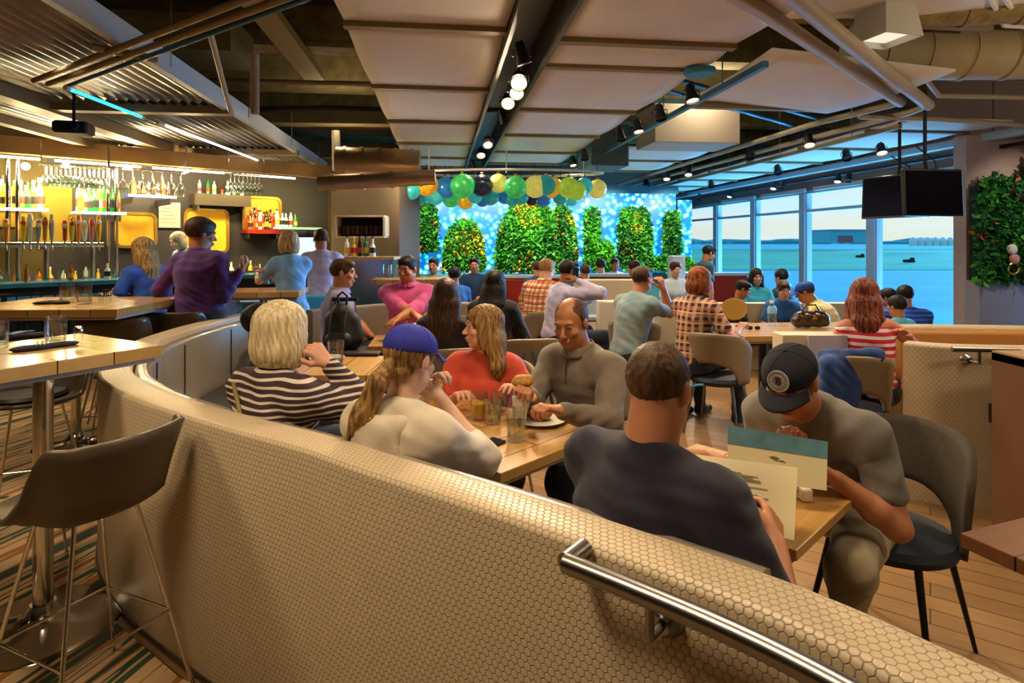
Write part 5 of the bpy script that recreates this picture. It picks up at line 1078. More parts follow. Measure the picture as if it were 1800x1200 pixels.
# bottles
BOT = {'amber': mat('glass_amber', 'a8641c', .1, spec=.8), 'green': mat('glass_green', '1f7a34', .1, spec=.8), 'clear': mat('glass_frosted', 'dfe8e0', .12, spec=.8), 'brown': mat('glass_brown', '3a200e', .1, spec=.8), 'blue': mat('glass_blue', '1c48c0', .1, spec=.8), 'yellow': mat('glass_yellow', 'e0c038', .15, spec=.8), 'red': mat('glass_red', 'b02818', .15, spec=.8)}
LBL = [mat('label_cream', 'e8dfc0', .6), mat('label_gold', 'd0a040', .5), mat('label_dark', '202020', .5), mat('label_redd', 'a83020', .6)]
BPR = {}
def bottle(kind, loc, h, label, group, shape=0):
    key = (kind, shape)
    if key not in BPR:
        t = thing('bottle', label, 'bottle', loc, 0, group, h/.3); pr = [[(.001, 0), (.036, 0), (.037, .17), (.03, .2), (.014, .225), (.013, .28), (.001, .28)], [(.001, 0), (.045, 0), (.046, .12), (.035, .16), (.015, .19), (.014, .27), (.001, .27)], [(.001, 0), (.03, 0), (.03, .2), (.012, .25), (.011, .29), (.001, .29)]][shape]
        MB().lathe(pr, 14).build('bottle_body', BOT[kind], t, smooth=True); MB().lathe([(pr[1][0]+.001, .05), (pr[1][0]+.0012, .13)], 14, cap=False).build('bottle_label', LBL[(shape+len(kind)) % 4], t, smooth=True)
        MB().lathe([(.015, pr[-1][1]-.01), (.015, .3), (.001, .3)], 10).build('stopper', LBL[(len(kind)) % 3], t, smooth=True); BPR[key] = t; return t
    return dup(BPR[key], loc, random.random()*6, label, group, h/.3)
def shelf(px0, px1, py, yo, label, m, red=False, th=.025):
    a, c = bar(px0, py, yo), bar(px1, py, yo); cx = (a[0]+c[0])/2; w = (c[0]-a[0])/2; z = (a[2]+c[2])/2
    t = thing('bar_shelf', label, 'shelf', bw_(cx, yo, z), aB); MB().box(-w, w, -.14, .18, -th, 0).build('shelf_board', m, t); MB().box(-w, w, -.145, -.135, -th-.01, .005).build('front_lip', mat('shelf_lip', '8fd8e0', .2) if th < .05 else m, t)
    for x in (-w*.8, w*.8): MB().box(x-.015, x+.015, -.02, abs(yo)+.02, -th-.1, -th).build('bracket', M_steel, t)
    return a[0]+.06, c[0]-.06, z
M_lit = mat('lit_glass_shelf', 'f0ffe8', .3, emit='f4ffd8', estr=1.6); M_lit2 = mat('lit_cyan_shelf', 'b8f0f0', .3, emit='70e8e8', estr=1.0)
def row(sh, yo, n, kinds, where, group, h0=.26, h1=.34, rows=1):
    a, b_, z = sh; pos = {'green': 'green', 'clear': 'clear frosted', 'amber': 'amber', 'brown': 'dark brown', 'blue': 'blue', 'yellow': 'yellow', 'red': 'red'}
    for r_ in range(rows):
        for i in range(n):
            k = random.choice(kinds); s_ = a+(b_-a)*(i+.5+random.uniform(-.12, .12))/n
            bottle(k, bw_(s_, yo+.0+.1*r_, z+.001), random.uniform(h0, h1)+.03*r_, pos[k]+' bottle '+where, group, random.randrange(3))
s1 = shelf(-60, 84, 366, -.8, 'glowing glass bottle shelf at the far left of the bar', M_lit); row(s1, -.82, 11, ['clear', 'yellow', 'clear', 'green'], 'on the glowing shelf at the far left of the bar', 'bottles on the far left glowing shelf', .32, .42, rows=2)
s2 = shelf(128, 219, 373, -.8, 'glowing glass bottle shelf with cyan underside, second from the left', M_lit2); row(s2, -.82, 9, ['green', 'clear', 'amber', 'green', 'yellow'], 'on the cyan glowing shelf second from the left', 'bottles on the second glowing shelf', .32, .42, rows=2)
s3 = shelf(222, 306, 344, -.8, 'shelf with a blue glow in the middle of the bar wall', mat('blue_lit_shelf', '3060e0', .3, emit='2858f0', estr=.7)); row(s3, -.82, 8, ['blue', 'amber', 'clear', 'brown'], 'on the blue glowing shelf', 'bottles on the blue glowing shelf', .2, .28)
s4 = shelf(338, 436, 343, -.3, 'dark shelf above the amber panels', mat('smoked_shelf', '3a3428', .4), th=.18); row(s4, -.32, 7, ['brown', 'green', 'clear'], 'on the dark shelf above the amber panels', 'bottles on the dark shelf', .22, .3)
s5 = shelf(430, 492, 404, -.2, 'red-edged bottle ledge in front of the rightmost amber panel', mat('red_ledge', '8a2418', .4), th=.06); row(s5, -.22, 9, ['brown', 'amber', 'clear', 'brown', 'red'], 'on the red-edged ledge', 'bottles on the red-edged ledge', .26, .4, rows=2)
s6 = (bar(484, 398, -.3)[0], bar(522, 398, -.3)[0], bar(500, 400, -.3)[2]); shelf(482, 560, 400, -.3, 'small shelf of glowing bottles right of the ledge', M_lit); row(s6, -.3, 5, ['yellow', 'clear', 'green'], 'on the small glowing shelf right of the ledge', 'bottles on the small glowing shelf', .26, .38)
bz = .931
row((-.9, 1.3, bz), -.4, 16, ['clear', 'yellow', 'amber', 'clear'], 'standing on the back counter left of the taps end', 'bottles on the back counter', .2, .3)
row((2.3, 4.9, bz), -.4, 16, ['clear', 'yellow', 'clear', 'amber'], 'standing on the back counter right part', 'bottles on the right part of the back counter', .2, .34)
for i in range(14):
    q = P0+dB*(-.6+i*.27)+nB*(-1.95+.1*(i % 2)); tumbler('empty tumbler standing in the row on the blue-lit bar counter', (q.x, q.y, 1.092), .13, .04, 0, group='tumblers on the bar counter')
row((-.5, 3.2, 1.092), -2.1, 9, ['amber', 'yellow', 'brown', 'clear'], 'standing on the blue-lit bar counter', 'bottles on the bar counter', .2, .3)
# chrome posts
for i, (px, nm) in enumerate(((14, 'left'), (190, 'right'))):
    q = bar(px, 300, -.9)
    for k in (0, .1): pp = thing('chrome_post', ('first' if k == 0 else 'second')+' chrome post of the '+nm+' pair holding the glass rack', 'post', bw_(q[0]+k, -.9, 0)); MB().tube([(0, 0, 1.09 if 0 else 0), (0, 0, 2.7)], .028, 12).build('tube', M_chrome, pp, smooth=True); MB().lathe([(.05, 0), (.05, .02), (.001, .02)], 14).build('foot_plate', M_chrome, pp)
# glass racks with hanging stemware
wg = [None]
def wine(loc, label, group, sc=1):
    if wg[0] is None:
        t = thing('wine_glass', label, 'wine glass', loc, 0, group, sc); MB().lathe([(.034, 0), (.034, -.003), (.004, -.008), (.0035, -.09), (.02, -.105), (.038, -.14), (.036, -.18), (.03, -.205), (.029, -.205), (.035, -.18), (.036, -.14), (.018, -.108)], 14, cap=False).build('goblet', M_gl, t, smooth=True); wg[0] = t; return t
    return dup(wg[0], loc, 0, label, group, sc)
def rack(px0, px1, py, yo, n, rows, where, group, sc=1.0):
    a, c = bar(px0, py, yo), bar(px1, py, yo); z = (a[2]+c[2])/2; cx = (a[0]+c[0])/2; w = (c[0]-a[0])/2; t = thing('glass_rack', 'hanging steel glass rack '+where, 'rack', bw_(cx, yo, z), aB)
    MB().box(-w, w, -.02, 0, .0, .012).build('rail', M_chrome, t); MB().box(-w, w, .12*rows, .12*rows+.02, .0, .012).build('rail', M_chrome, t)
    for i in range(9): x = -w+2*w*i/8; MB().box(x-.008, x+.008, 0, .12*rows, 0, .012).build('cross_rail', M_chrome, t)
    for x in (-w, w): MB().tube([(x, 0, 0), (x, 0, .3)], .008, 6).build('hanger_rod', M_chrome, t)
    for r_ in range(rows):
        for i in range(n): wine(bw_(a[0]+.05+(c[0]-a[0]-.1)*(i+.5*(r_ % 2))/max(n-1, 1), yo+.06+.1*r_, z), 'upside-down wine glass hanging '+where, group, sc)
rack(72, 190, 292, -1.5, 13, 2, 'above the left shelves', 'wine glasses hung on the left rack', 1.35); rack(192, 326, 299, -1.5, 8, 1, 'in the middle, over the blue shelf', 'wine glasses hung on the middle rack', 1.7); rack(402, 464, 305, -1.5, 8, 2, 'at the right end of the bar', 'glasses hung on the right rack', 1.5)
# beer taps
tr = thing('tap_rail', 'chrome beer tap rail on the bar', 'tap rail', bw_(.2, -1.5, 0), aB); a = bar(-30, 430, -1.5); c = bar(182, 430, -1.5); zt_ = a[2]
MB().tube([(a[0]-.2, 0, zt_), (c[0]-.2, 0, c[2])], .035, 14).build('rail', M_chrome, tr, smooth=True)
for k in (.1, .5, .9): x = a[0]+(c[0]-a[0])*k-.2; MB().tube([(x, 0, .93), (x, 0, zt_+(c[2]-zt_)*k)], .03, 12).build('column', M_chrome, tr, smooth=True)
struct(BB().box(a[0], c[0], -1.62, -1.38, 0, .93), 'trim_40', mat('bar_front_dark', '10202c', .5))
taps = [(10, 'orange', 'd88030'), (40, 'yellow', 'e8c030'), (52, 'pale', 'd8d8c8'), (66, 'silver', '9098a0'), (78, 'tan wooden', 'c88840'), (90, 'grey round', 'b0b0a0'), (113, 'red', 'a83828'), (125, 'yellow round', 'd8b840'), (137, 'orange round', 'e09030'), (148, 'white', 'e0e0d0'), (160, 'pink', 'd07868'), (172, 'gold', 'd8a828')]
for i, (px, nm, c_) in enumerate(taps):
    b0 = bar(px, 428, -1.5); t = thing('beer_tap', nm+' beer tap handle on the bar tap rail', 'tap handle', bw_(*b0), aB)
    MB().tube([(0, -.05, -.02), (0, -.05, .04)], .012, 10).build('stem', M_chrome, t, smooth=True); MB().tube([(0, -.02, -.02), (0, -.1, -.03), (0, -.11, -.09)], .011, 10).build('spout', M_chrome, t, smooth=True)
    h_ = .25+.04*(i % 3); MB().lathe([(.012, .03), (.022, .06), (.026+.008*(i % 2), .06+h_*.5), (.034-.01*(i % 2), .05+h_*.8), (.02, .05+h_), (.001, .055+h_)], 12, (0, -.05, 0)).build('grip', mat('tap_'+nm.replace(' ', '_'), c_, .4), t, smooth=True)
    MB().ball((0, -.078, .05+h_*.72), .03, 12, (1, .3, 1)).build('medallion', mat('tap_medal_%d' % (i % 3), ['e8d890', 'c05030', 'e8e8e0'][i % 3], .4), t, smooth=True)
# row of slat-backed stools at the bar, blue light put into their slat colour
for i in range(5):
    q = bar(18+i*42, 540, -2.75); t = thing('slat_stool', ['leftmost', 'second from the left', 'middle', 'fourth from the left', 'rightmost'][i]+' blue-lit slat-backed stool along the bar front', 'bar stool', bw_(q[0], -2.75, 0), aB)
    MB().cbox((0, 0, .72), .36, .36, .05, bev=.015).build('seat', M_black, t)
    for x in (-.15, .15):
        for y in (-.15, .15): MB().tube([(x*.8, y*.8, .72), (x, y, 0)], .014, 8).build('leg', M_dark, t)
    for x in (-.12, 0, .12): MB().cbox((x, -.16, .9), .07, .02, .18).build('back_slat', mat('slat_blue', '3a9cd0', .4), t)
    MB().cbox((0, -.16, 1.0), .36, .03, .03).build('top_rail', M_black, t)
# dark wall box right of the bar
ax_, bx_ = P(582, 325, 9.6), P(736, 318, 9.2)
struct(MB().prism([(ax_.x, ax_.y), (P(702, 0, 8.6).x, 8.6), (bx_.x+.0, 9.3), (-2.02, 12.7), (ax_.x-.5, 12.7)], 0, 2.62), 'wall_box', M_taupe)
struct(MB().box(-4.6, -2.0, 12.2, 12.3, 0, 3.6), 'wall_mid', mat('mid_wall_olive', '7c6c4c', .8, noise=.1, nscale=2))
# server shelf unit
su_ = thing('pass_shelf', 'wall shelf of hanging mugs over a side counter by the dark wall box', 'shelf', P(632, 415, 8.3)); s8 = 8.3/F
MB().box(-43*s8, 43*s8, 0, .3, -3*s8, 0).build('shelf_board', mat('shelf_cream', 'd8c8a8', .5), su_); MB().box(-43*s8, 43*s8, 0, .3, 34*s8, 37*s8).build('shelf_board', mat('shelf_cream', 'd8c8a8', .5), su_)
for k in (-1, 1): MB().box(k*43*s8-.015, k*43*s8+.015, 0, .3, 0, 34*s8).build('side_panel', mat('shelf_cream', 'd8c8a8', .5), su_)
MB().box(-41*s8, 41*s8, .26, .28, 0, 34*s8).build('back_panel', mat('shelf_back_brown', '2c1a10', .8, noise=.5, nscale=30), su_)
for i in range(10): t = thing('mug', 'brown mug standing in a row on the wall shelf by the dark wall box', 'mug', P(596+i*8, 413, 8.42)+Vector((0, 0, .01)), 0, 'mugs on the wall shelf'); MB().lathe([(.001, 0), (.028, 0), (.03, .12), (.026, .12), (.024, .01), (.001, .01)], 12).build('cup', mat('mug_brown_%d' % (i % 2), ['5a3018', '3c2010'][i % 2], .4), t, smooth=True); MB().tube([(.028, 0, .03), (.05, 0, .05), (.05, 0, .08), (.028, 0, .1)], .005, 6).build('handle', mat('mug_brown_0', '5a3018'), t)
sc_ = thing('side_counter', 'stainless side counter with bottles by the dark wall box', 'counter', (P(640, 452, 8.2).x, 8.2, 0)); MB().box(-.45, .45, -.2, .25, 1.33, 1.37).build('countertop', mat('counter_cream', 'd0b890', .4), sc_); MB().box(-.42, .42, -.15, .2, 0, 1.33).build('cabinet_body', M_steel, sc_)
for i, (px, k) in enumerate(((610, 'clear'), (622, 'yellow'), (632, 'brown'), (643, 'green'), (655, 'clear'))): bottle(k, Vector((P(px, 0, 8.2).x, 8.2, 1.371)), .28, dict(clear='clear', yellow='yellow', brown='brown', green='green')[k]+' bottle on the side counter, '+['leftmost', 'second', 'middle', 'fourth', 'rightmost'][i], 'bottles on the side counter', i % 3)
ms = thing('point_of_sale_screen', 'pale glowing till screen between the blond woman and the white-shirted server', 'screen', P(536, 435, 7.6), .2); MB().cbox((0, 0, 0), .36, .03, .3).build('housing', M_black, ms); MB().box(-.16, .16, -.02, -.016, -.13, .13).build('screen', mat('till_screen', 'c8d4f0', .3, emit='c8d4ff', estr=1.0), ms); MB().box(-.03, .03, -.02, .02, -1.5, -.15).build('stand_post', M_dark, ms)
# hanging bulbs over the bar
for i, (px, py, yo, e_) in enumerate(((116, 283, -1.1, 26), (224, 292, -1.1, 26), (328, 298, -1.1, 26), (45, 292, -1.1, 20))):
    q = bar(px, py, yo); c_ = bw_(*q); t = thing('pendant_bulb', ['left of the middle rack', 'above the middle rack', 'at the right end of the middle rack', 'at the far left'][i]+' glowing pendant bulb over the bar', 'lamp', c_); MB().ball((0, 0, 0), .05, 16).build('bulb', mat('bar_bulb', 'ffe0a0', .4, emit='ffd080', estr=16), t, smooth=True); MB().tube([(0, 0, .05), (0, 0, .4)], .006, 6).build('cord', M_black, t)
    lamp('POINT', 'light_source', (0, 0, -.12), e_*2.2, col=(1, .75, .38), size=.06).parent = t
for i, (px, py, Y) in enumerate(((607, 290, 8.2), (700, 309, 8.3), (160, 40, 4.9))):
    c_ = P(px, py, Y); t = thing('wall_spot', ['bright spotlight flaring on the round silver duct', 'small bright spotlight above the dark wall box corner', 'small lamp glinting on the corrugated canopy'][i], 'spotlight', c_); MB().ball((0, 0, 0), .05 if i < 2 else .02, 14).build('bulb', M_bulb, t, smooth=True); MB().tube([(0, .02, .03), (0, .06, .12), (0, .1, .3)], .02, 8).build('arm', M_dark, t)
    if i < 2: lamp('POINT', 'light_source', (0, -.12, -.02), 80, size=.06).parent = t
# ================= leafy far wall with glowing pattern
vp = 12.6
def gw(px, py, d=0):
    t = (px-CX)/F; c, s = math.cos(A), math.sin(A); v = vp-d; u = v*(t*c+s)/(c-t*s); w = UV(u, v); return u, v, H+(HY-py)*w.y/F
Mp = mat('backlit_pebble_screen', '0f5a9c', .4); N, L, b = nodes_of(Mp)
tc = N.new('ShaderNodeTexCoord'); vo = N.new('ShaderNodeTexVoronoi'); vo.inputs['Scale'].default_value = 9; nz = N.new('ShaderNodeTexNoise'); nz.inputs['Scale'].default_value = 1.1; L.new(tc.outputs['Object'], vo.inputs[0]); L.new(tc.outputs['Object'], nz.inputs[0])
rp = N.new('ShaderNodeValToRGB'); L.new(vo.outputs['Distance'], rp.inputs[0]); el = rp.color_ramp.elements; el[0].color = hexc('e8ffff'); el[0].position = .18; el[1].color = hexc('0a5c9c'); el[1].position = .62; x_ = el.new(.42); x_.color = hexc('30c8f0')
rp2 = N.new('ShaderNodeValToRGB'); L.new(nz.outputs[0], rp2.inputs[0]); rp2.color_ramp.elements[0].color = (.25, .6, .8, 1); rp2.color_ramp.elements[0].position = .35; rp2.color_ramp.elements[1].color = (1, 1, 1, 1); rp2.color_ramp.elements[1].position = .6
mm = N.new('ShaderNodeMix'); mm.data_type = 'RGBA'; mm.blend_type = 'MULTIPLY'; mm.inputs[0].default_value = 1; L.new(rp.outputs[0], mm.inputs[6]); L.new(rp2.outputs[0], mm.inputs[7]); L.new(mm.outputs[2], b.inputs['Emission Color']); b.inputs['Emission Strength'].default_value = 1.5
u0, _, z0 = gw(733, 476); u1, _, z1 = gw(1188, 345)
gs = thing('glowing_screen', 'cyan glowing pebble-patterned screen behind the plants at the far end', 'screen', UV((u0+u1)/2, vp, 0), A); w = (u1-u0)/2
MB().box(-w, w, 0, .06, .9, 2.62).build('lit_panel', Mp, gs); MB().box(-w-.05, w+.05, -.02, .3, 2.62, 2.8).build('header', mat('header_blue', '3a88a8', .5), gs); MB().box(-w-.05, w+.05, -.1, .3, 0, .9).build('base_wall', mat('teal_base', '2a6a78', .6), gs)
u2, _, _ = gw(1212, 400); cr = thing('glowing_screen', 'narrow aqua pebble-patterned screen at the right end of the leafy wall', 'screen', UV((u1+u2)/2+.1, vp+.1, 0), A); MB().box(-(u2-u1)/2, (u2-u1)/2, 0, .05, .9, 2.5).build('lit_panel', Mp, cr); MB().box(-(u2-u1)/2, (u2-u1)/2, 0, .1, 0, .9).build('base_wall', mat('teal_base', '2a6a78'), cr)
LM = [mat('leaf_green', '4cb428', .6, noise=.4, nscale=8), mat('leaf_dark', '1f7030', .6, noise=.4, nscale=8), mat('leaf_yellow', 'f0c818', .6, noise=.3, nscale=8), mat('leaf_orange', 'd0641c', .6, noise=.3, nscale=8), mat('leaf_red', '8c2a28', .6, noise=.3, nscale=8)]
def foliage(name, label, cfn, n, wts, size=.09, seed=1, group=None, flowers=None, rootloc=None, rz=A, backing=None):
    rs = np.random.RandomState(seed); t = thing(name, label, 'plant', rootloc, rz, group)
    def leaves(nn, size, sel=None):
        pts, nrm = cfn(rs, int(nn*2.1))
        if sel is not None: k = sel(pts); pts, nrm = pts[k], nrm[k]
        nn = len(pts); d = rs.normal(size=(nn, 3))+nrm*.6+np.array([0, 0, -.3]); d /= np.linalg.norm(d, axis=1)[:, None]; sd = np.cross(d, rs.normal(size=(nn, 3))); sd /= np.linalg.norm(sd, axis=1)[:, None]; up = np.cross(sd, d)
        L_ = size*(.6+.9*rs.rand(nn))[:, None]; W_ = L_*.3
        V = np.stack([pts, pts+d*L_*.5+sd*W_+up*W_*.3, pts+d*L_, pts+d*L_*.5-sd*W_+up*W_*.3], 1).reshape(-1, 3); Fq = np.arange(nn*4).reshape(-1, 4); return V, Fq, nn
    V, Fq, nn = leaves(n, size); me = npmesh('foliage', V, Fq, False); o = link('foliage', me, None, t)
    for m_ in LM: me.materials.append(m_)
    cl = rs.rand(nn); z = V[::4, 2]; x = V[::4, 0]; patch = .5+.5*np.sin(x*4.1+seed)*np.cos(z*5+seed*2); idx = np.searchsorted(np.cumsum(wts)/sum(wts), np.clip(cl*.6+patch*.4, 0, .999)); me.polygons.foreach_set('material_index', idx.astype(np.int32))
    if flowers:
        V, Fq, nn = leaves(n//2, size*.9, flowers);
        if nn: link('flower_patch', npmesh('flower_patch', V, Fq, False), LM[2], t)
    if backing: backing(t)
    return t
def arch(px0, px1, pyt, pyb, label, seed, wts, fl=None, n=2600, square=False, bulge=.35, d0=.1):
    uc, _, zb = gw((px0+px1)/2, pyb, d0); ua = gw(px0, pyb, d0)[0]; ub = gw(px1, pyb, d0)[0]; zt = gw((px0+px1)/2, pyt, d0)[2]; w, h = (ub-ua)/2, zt-zb
    def cfn(rs, nn):
        x = rs.uniform(-1, 1, nn*2); z = rs.uniform(0, 1, nn*2); pw = 6 if square else 2.4; k = np.abs(x)**pw+z**(pw if not square else 4) < 1; x, z = x[k][:nn], z[k][:nn]; rr = np.abs(x)**2*.8+z**3*.5; dep = bulge*np.sqrt(np.clip(1-rr, .02, 1))*(.75+.3*rs.rand(len(x)))
        return np.stack([x*w, -dep, zb+z*h], 1), np.stack([x*.5, -np.ones(len(x)), z*.3], 1)
    def back(t):
        MB().grid(lambda s, q: ((s*2-1)*w*.97*(1-(q**(6 if square else 2.4)))**(1/(6 if square else 2.4))*.98, -bulge*.55*math.sqrt(max(0, 1-((s*2-1)**2)))*math.sqrt(max(0, 1-q**2)), zb+q*h*.96), 15, 12).build('mossy_core', mat('moss_core', '14301a', .9, noise=.3, nscale=9), t, smooth=True)
    return foliage('planted_arch', label, cfn, n, wts, seed=seed, flowers=fl, rootloc=UV(uc, vp-d0, 0), backing=back, size=.085)
zf = lambda lo, xr=(-9, 9): (lambda p: (p[:, 2] > lo) & (p[:, 0] > xr[0]) & (p[:, 0] < xr[1]) & (np.sin(p[:, 0]*7+p[:, 2]*4) > -.1))
arch(734, 768, 356, 440, 'dark green planted strip hanging at the left end of the glowing screen', 3, (3, 4, .3, .2, 1.2), n=1100, square=True, bulge=.25)
arch(780, 850, 388, 474, 'left planted arch with ochre and green foliage', 4, (5, 3, 1.2, .4, .8), zf(2.0, (0, 9)), n=2200)
arch(871, 985, 354, 474, 'tallest planted arch with a yellow flower crown', 5, (6, 4, .6, .3, .8), zf(1.9, (-.35, .6)), n=4200, bulge=.45)
arch(960, 1010, 362, 474, 'planted arch with orange bird-like blooms right of the tallest one', 6, (5, 5, .4, 1.6, .6), zf(1.9, (.05, .9)), n=1900, bulge=.3)
arch(1026, 1052, 366, 470, 'slim dark green planted column right of the arches', 7, (5, 3, .1, .1, .3), n=900, square=True, bulge=.2)
arch(1040, 1076, 424, 472, 'low bush of ferny green leaves between the slim columns', 8, (6, 2, .1, 0, .1), n=700)
arch(1085, 1142, 366, 470, 'broad dark planted column with a yellow flower in its middle', 9, (4, 5, .2, .5, .2), lambda p: (np.abs(p[:, 0]) < .12) & (p[:, 2] > 1.7) & (p[:, 2] < 2.2), n=1900, square=True, bulge=.25)
arch(1164, 1192, 372, 470, 'rightmost slim planted column of the leafy wall', 10, (4, 5, .3, .3, .3), n=900, square=True, bulge=.2)
arch(1100, 1215, 452, 472, 'low green hedge strip at the foot of the right columns', 11, (6, 3, .1, .0, .1), n=1100, square=True, bulge=.2)
# green wall at the right
WR = lambda u, z, d=0: UV(u, 7.2-d, z)
struct(MB(UT).box(6.98, 9.3, 7.22, 7.42, 0, 3.0), 'wall_planted', mat('rose_beige_paint', 'b09a92'))
struct(MB(UT).box(6.96, 8.6, 7.0, 7.22, 0, 1.06), 'trim_50', mat('grey_lilac_panel', '8e8c98', .6))
def cfn(rs, nn):
    x = rs.uniform(-.05, 1.9, nn*2); z = rs.uniform(1.05, 2.9, nn*2); top = 2.38+.05*np.sin(x*9)+np.clip(x-.55, 0, .5)*1.3-.22*np.clip(.12-x, 0, 1)*6; k = z < top; x, z = x[k][:nn], z[k][:nn]
    return np.stack([x, -.12-.14*rs.rand(len(x)), z], 1), np.stack([x*0, -np.ones(len(x)), x*0], 1)
foliage('living_wall', 'tall leafy green wall with reddish flowers at the right edge', cfn, 5200, (3, 6, .05, .2, 1.5), seed=21, rootloc=WR(7.0, 0), size=.085, backing=lambda t: MB().box(0, 1.9, -.12, -.02, 1.06, 2.3).build('moss_panel', mat('moss_core', '14301a'), t))
for i, (px, py) in enumerate(((1779, 438), (1783, 455), (1781, 472))):
    t = thing('wall_ornament', ['upper white bloom ornament on the right green wall', 'middle pinkish bloom ornament on the right green wall', 'lower brass ring ornament on the right green wall'][i], 'ornament', P(px, py, 7.72)); m_ = [M_white, mat('bloom_pink', 'c88a7a', .5), mat('gold_metal', 'd8a850', .25, 1)][i]
    if i < 2: MB().ball((0, 0, 0), .07, 12, (1, .5, 1)).build('bloom', m_, t, smooth=True)
    else: MB().tube([(.07*math.cos(k*PI/8), 0, .07*math.sin(k*PI/8)) for k in range(17)], .016, 8).build('ring', m_, t, smooth=True)
# ================= paper / glass balloon cluster
BC = [('orange-yellow', 'e8a818'), ('blue', '1c6aa8'), ('green', '38b858'), ('dark navy', '10182c'), ('pale yellow', 'e8dc6a'), ('teal', '18908c'), ('lime', 'a8cc38'), ('turquoise', '38b8b0')]
balls = [(722, 335, 17, 7), (750, 324, 21, 0), (783, 330, 19, 1), (813, 327, 22, 2), (847, 326, 20, 3), (876, 322, 17, 4), (906, 329, 20, 2), (941, 328, 20, 4), (972, 330, 19, 0), (1000, 330, 19, 6), (1027, 327, 15, 7), (1050, 332, 17, 4), (1015, 336, 16, 6), (960, 326, 18, 5),
         (738, 346, 14, 5), (765, 344, 16, 7), (793, 350, 15, 2), (818, 353, 15, 0), (835, 344, 14, 7), (862, 345, 16, 5), (888, 343, 16, 1), (915, 345, 15, 5), (935, 350, 12, 3), (955, 349, 15, 1), (985, 346, 14, 5), (848, 352, 12, 1), (1005, 350, 12, 7), (900, 352, 11, 5)]
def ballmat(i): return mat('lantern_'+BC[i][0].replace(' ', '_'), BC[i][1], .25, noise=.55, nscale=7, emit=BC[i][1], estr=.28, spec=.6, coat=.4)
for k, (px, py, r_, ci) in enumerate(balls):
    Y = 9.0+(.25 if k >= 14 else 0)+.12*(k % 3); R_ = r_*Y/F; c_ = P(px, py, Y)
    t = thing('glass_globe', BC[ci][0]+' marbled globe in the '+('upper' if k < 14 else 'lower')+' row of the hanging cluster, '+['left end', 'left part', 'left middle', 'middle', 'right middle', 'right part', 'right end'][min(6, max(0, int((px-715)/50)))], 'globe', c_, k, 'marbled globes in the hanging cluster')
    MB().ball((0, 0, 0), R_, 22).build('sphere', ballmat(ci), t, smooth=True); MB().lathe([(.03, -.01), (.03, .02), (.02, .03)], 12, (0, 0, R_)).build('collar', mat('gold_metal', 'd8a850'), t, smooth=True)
    MB().tube([(0, 0, R_+.02), (0, 0, max(R_+.05, 2.76-c_.z))], .005, 5).build('cord', M_dark, t)
hf = thing('globe_frame', 'pale hoop frame the marbled globes hang from', 'frame', P(890, 304, 9.1)); w = 170*9.1/F
MB().tube([(w*math.cos(a), .45*math.sin(a), 0) for a in [k*PI/20 for k in range(41)]], .02, 8).build('hoop', M_white, hf, smooth=True)
for x in (-w*.8, 0, w*.8): MB().tube([(x, 0, 0), (x, 0, .4)], .01, 6).build('hanger_rod', M_white, hf)
# ================= everybody else
def chk(n, c1, c2, c3): return stripes_mat(n, c1, c2, .055, .45, plaid=True, c3=c3)
WS = cloth('lilac_white', 'c8c0dc', 'a8a4cc')
purple = person('man in a purple shirt on a bar stool, back turned, left of centre', (354, 385, 5.1), face=4, lean=5, twist=-26, spread=.02, yaw=-50, pitch=8, hair='full', hcol='brown', skin='tan', top=cloth('purple_shirt', '5c2c7c', '3a1c58'), sleeve='long', bulk=1.3, lod=0, R=P(424, 474, 5.05), L=P(300, 525, 5.35), elbow=(None, (.5, .3, -1)), seatmax=.9, headsc=1.12, footz=.3, curl=(.4, 1.1), palm=(None, (-.6, 0, .2)), collar=True)
person('woman in a royal blue top with long light-brown hair sitting at the second high table', (250, 418, 5.7), face=62, lean=10, yaw=10, pitch=12, hair='long', hcol='darkblond', skin='fair', top=cloth('royal_top', '2a58b8', '1c4090'), fem=True, L=P(205, 513, 5.6), R=P(215, 512, 5.9), seatmax=.8, footz=.3, legs=cloth('orange_skirt', 'c07a48', '8a5030'))
person('blond woman in a pale blue top standing near the till', (508, 405, 6.0), face=40, sit=False, lean=3, yaw=-20, pitch=8, hair='bob', hcol='blond', skin='fair', top=cloth('paleblue_top', '8fb4d0', '5f98c8'), legs=cloth('cyan_skirt', '2a9ad0', '1c7ab0'), fem=True, R=P(470, 480, 5.9), L=P(455, 480, 6.2))
sv = person('server in a white shirt and dark trousers, back turned, at the end of the bar', (564, 403, 6.9), face=25, sit=False, lean=10, pitch=14, hair='short', hcol='brown', skin='tan', top=WS, sleeve='rolled', legs=cloth('black_trousers', '1a1a20'), R=P(560, 470, 7.3), L=P(535, 470, 7.3))
MB().tube([(.17*math.cos(k*PI/8), .12*math.sin(k*PI/8), .88) for k in range(17)], .018, 8).build('belt', M_black, sv['root'], smooth=True)
person('bartender with pale hair in a blue-grey top behind the bar', (312, 408, 8.6), face=150, sit=False, lean=18, pitch=20, hair='bob', hcol='grey', skin='pale', top=cloth('bluegrey', '7a88b8', '5c6c9c'), fem=True)
person('man in a lilac-grey shirt looking right, behind the suitcase', (604, 455, 5.0), face=-75, lean=4, yaw=-8, hair='short', hcol='buzz', skin='warm', top=cloth('lilac_grey', '9a90b8', '7c74a0'), R=P(650, 590, 5.2), L=P(655, 592, 5.5), collar=True, bulk=1.1)
person('man in a pink button shirt sitting with crossed arms', (716, 450, 5.5), face=180, lean=6, yaw=-18, pitch=10, hair='short', hcol='black', skin='tan', top=cloth('pink_shirt', 'e0609c', 'b84880'), sleeve='rolled', collar=True, bulk=1.2, R=P(738, 560, 5.1), L=P(694, 564, 5.05), elbow=((1, .3, -.8), (-1, .3, -.8)))
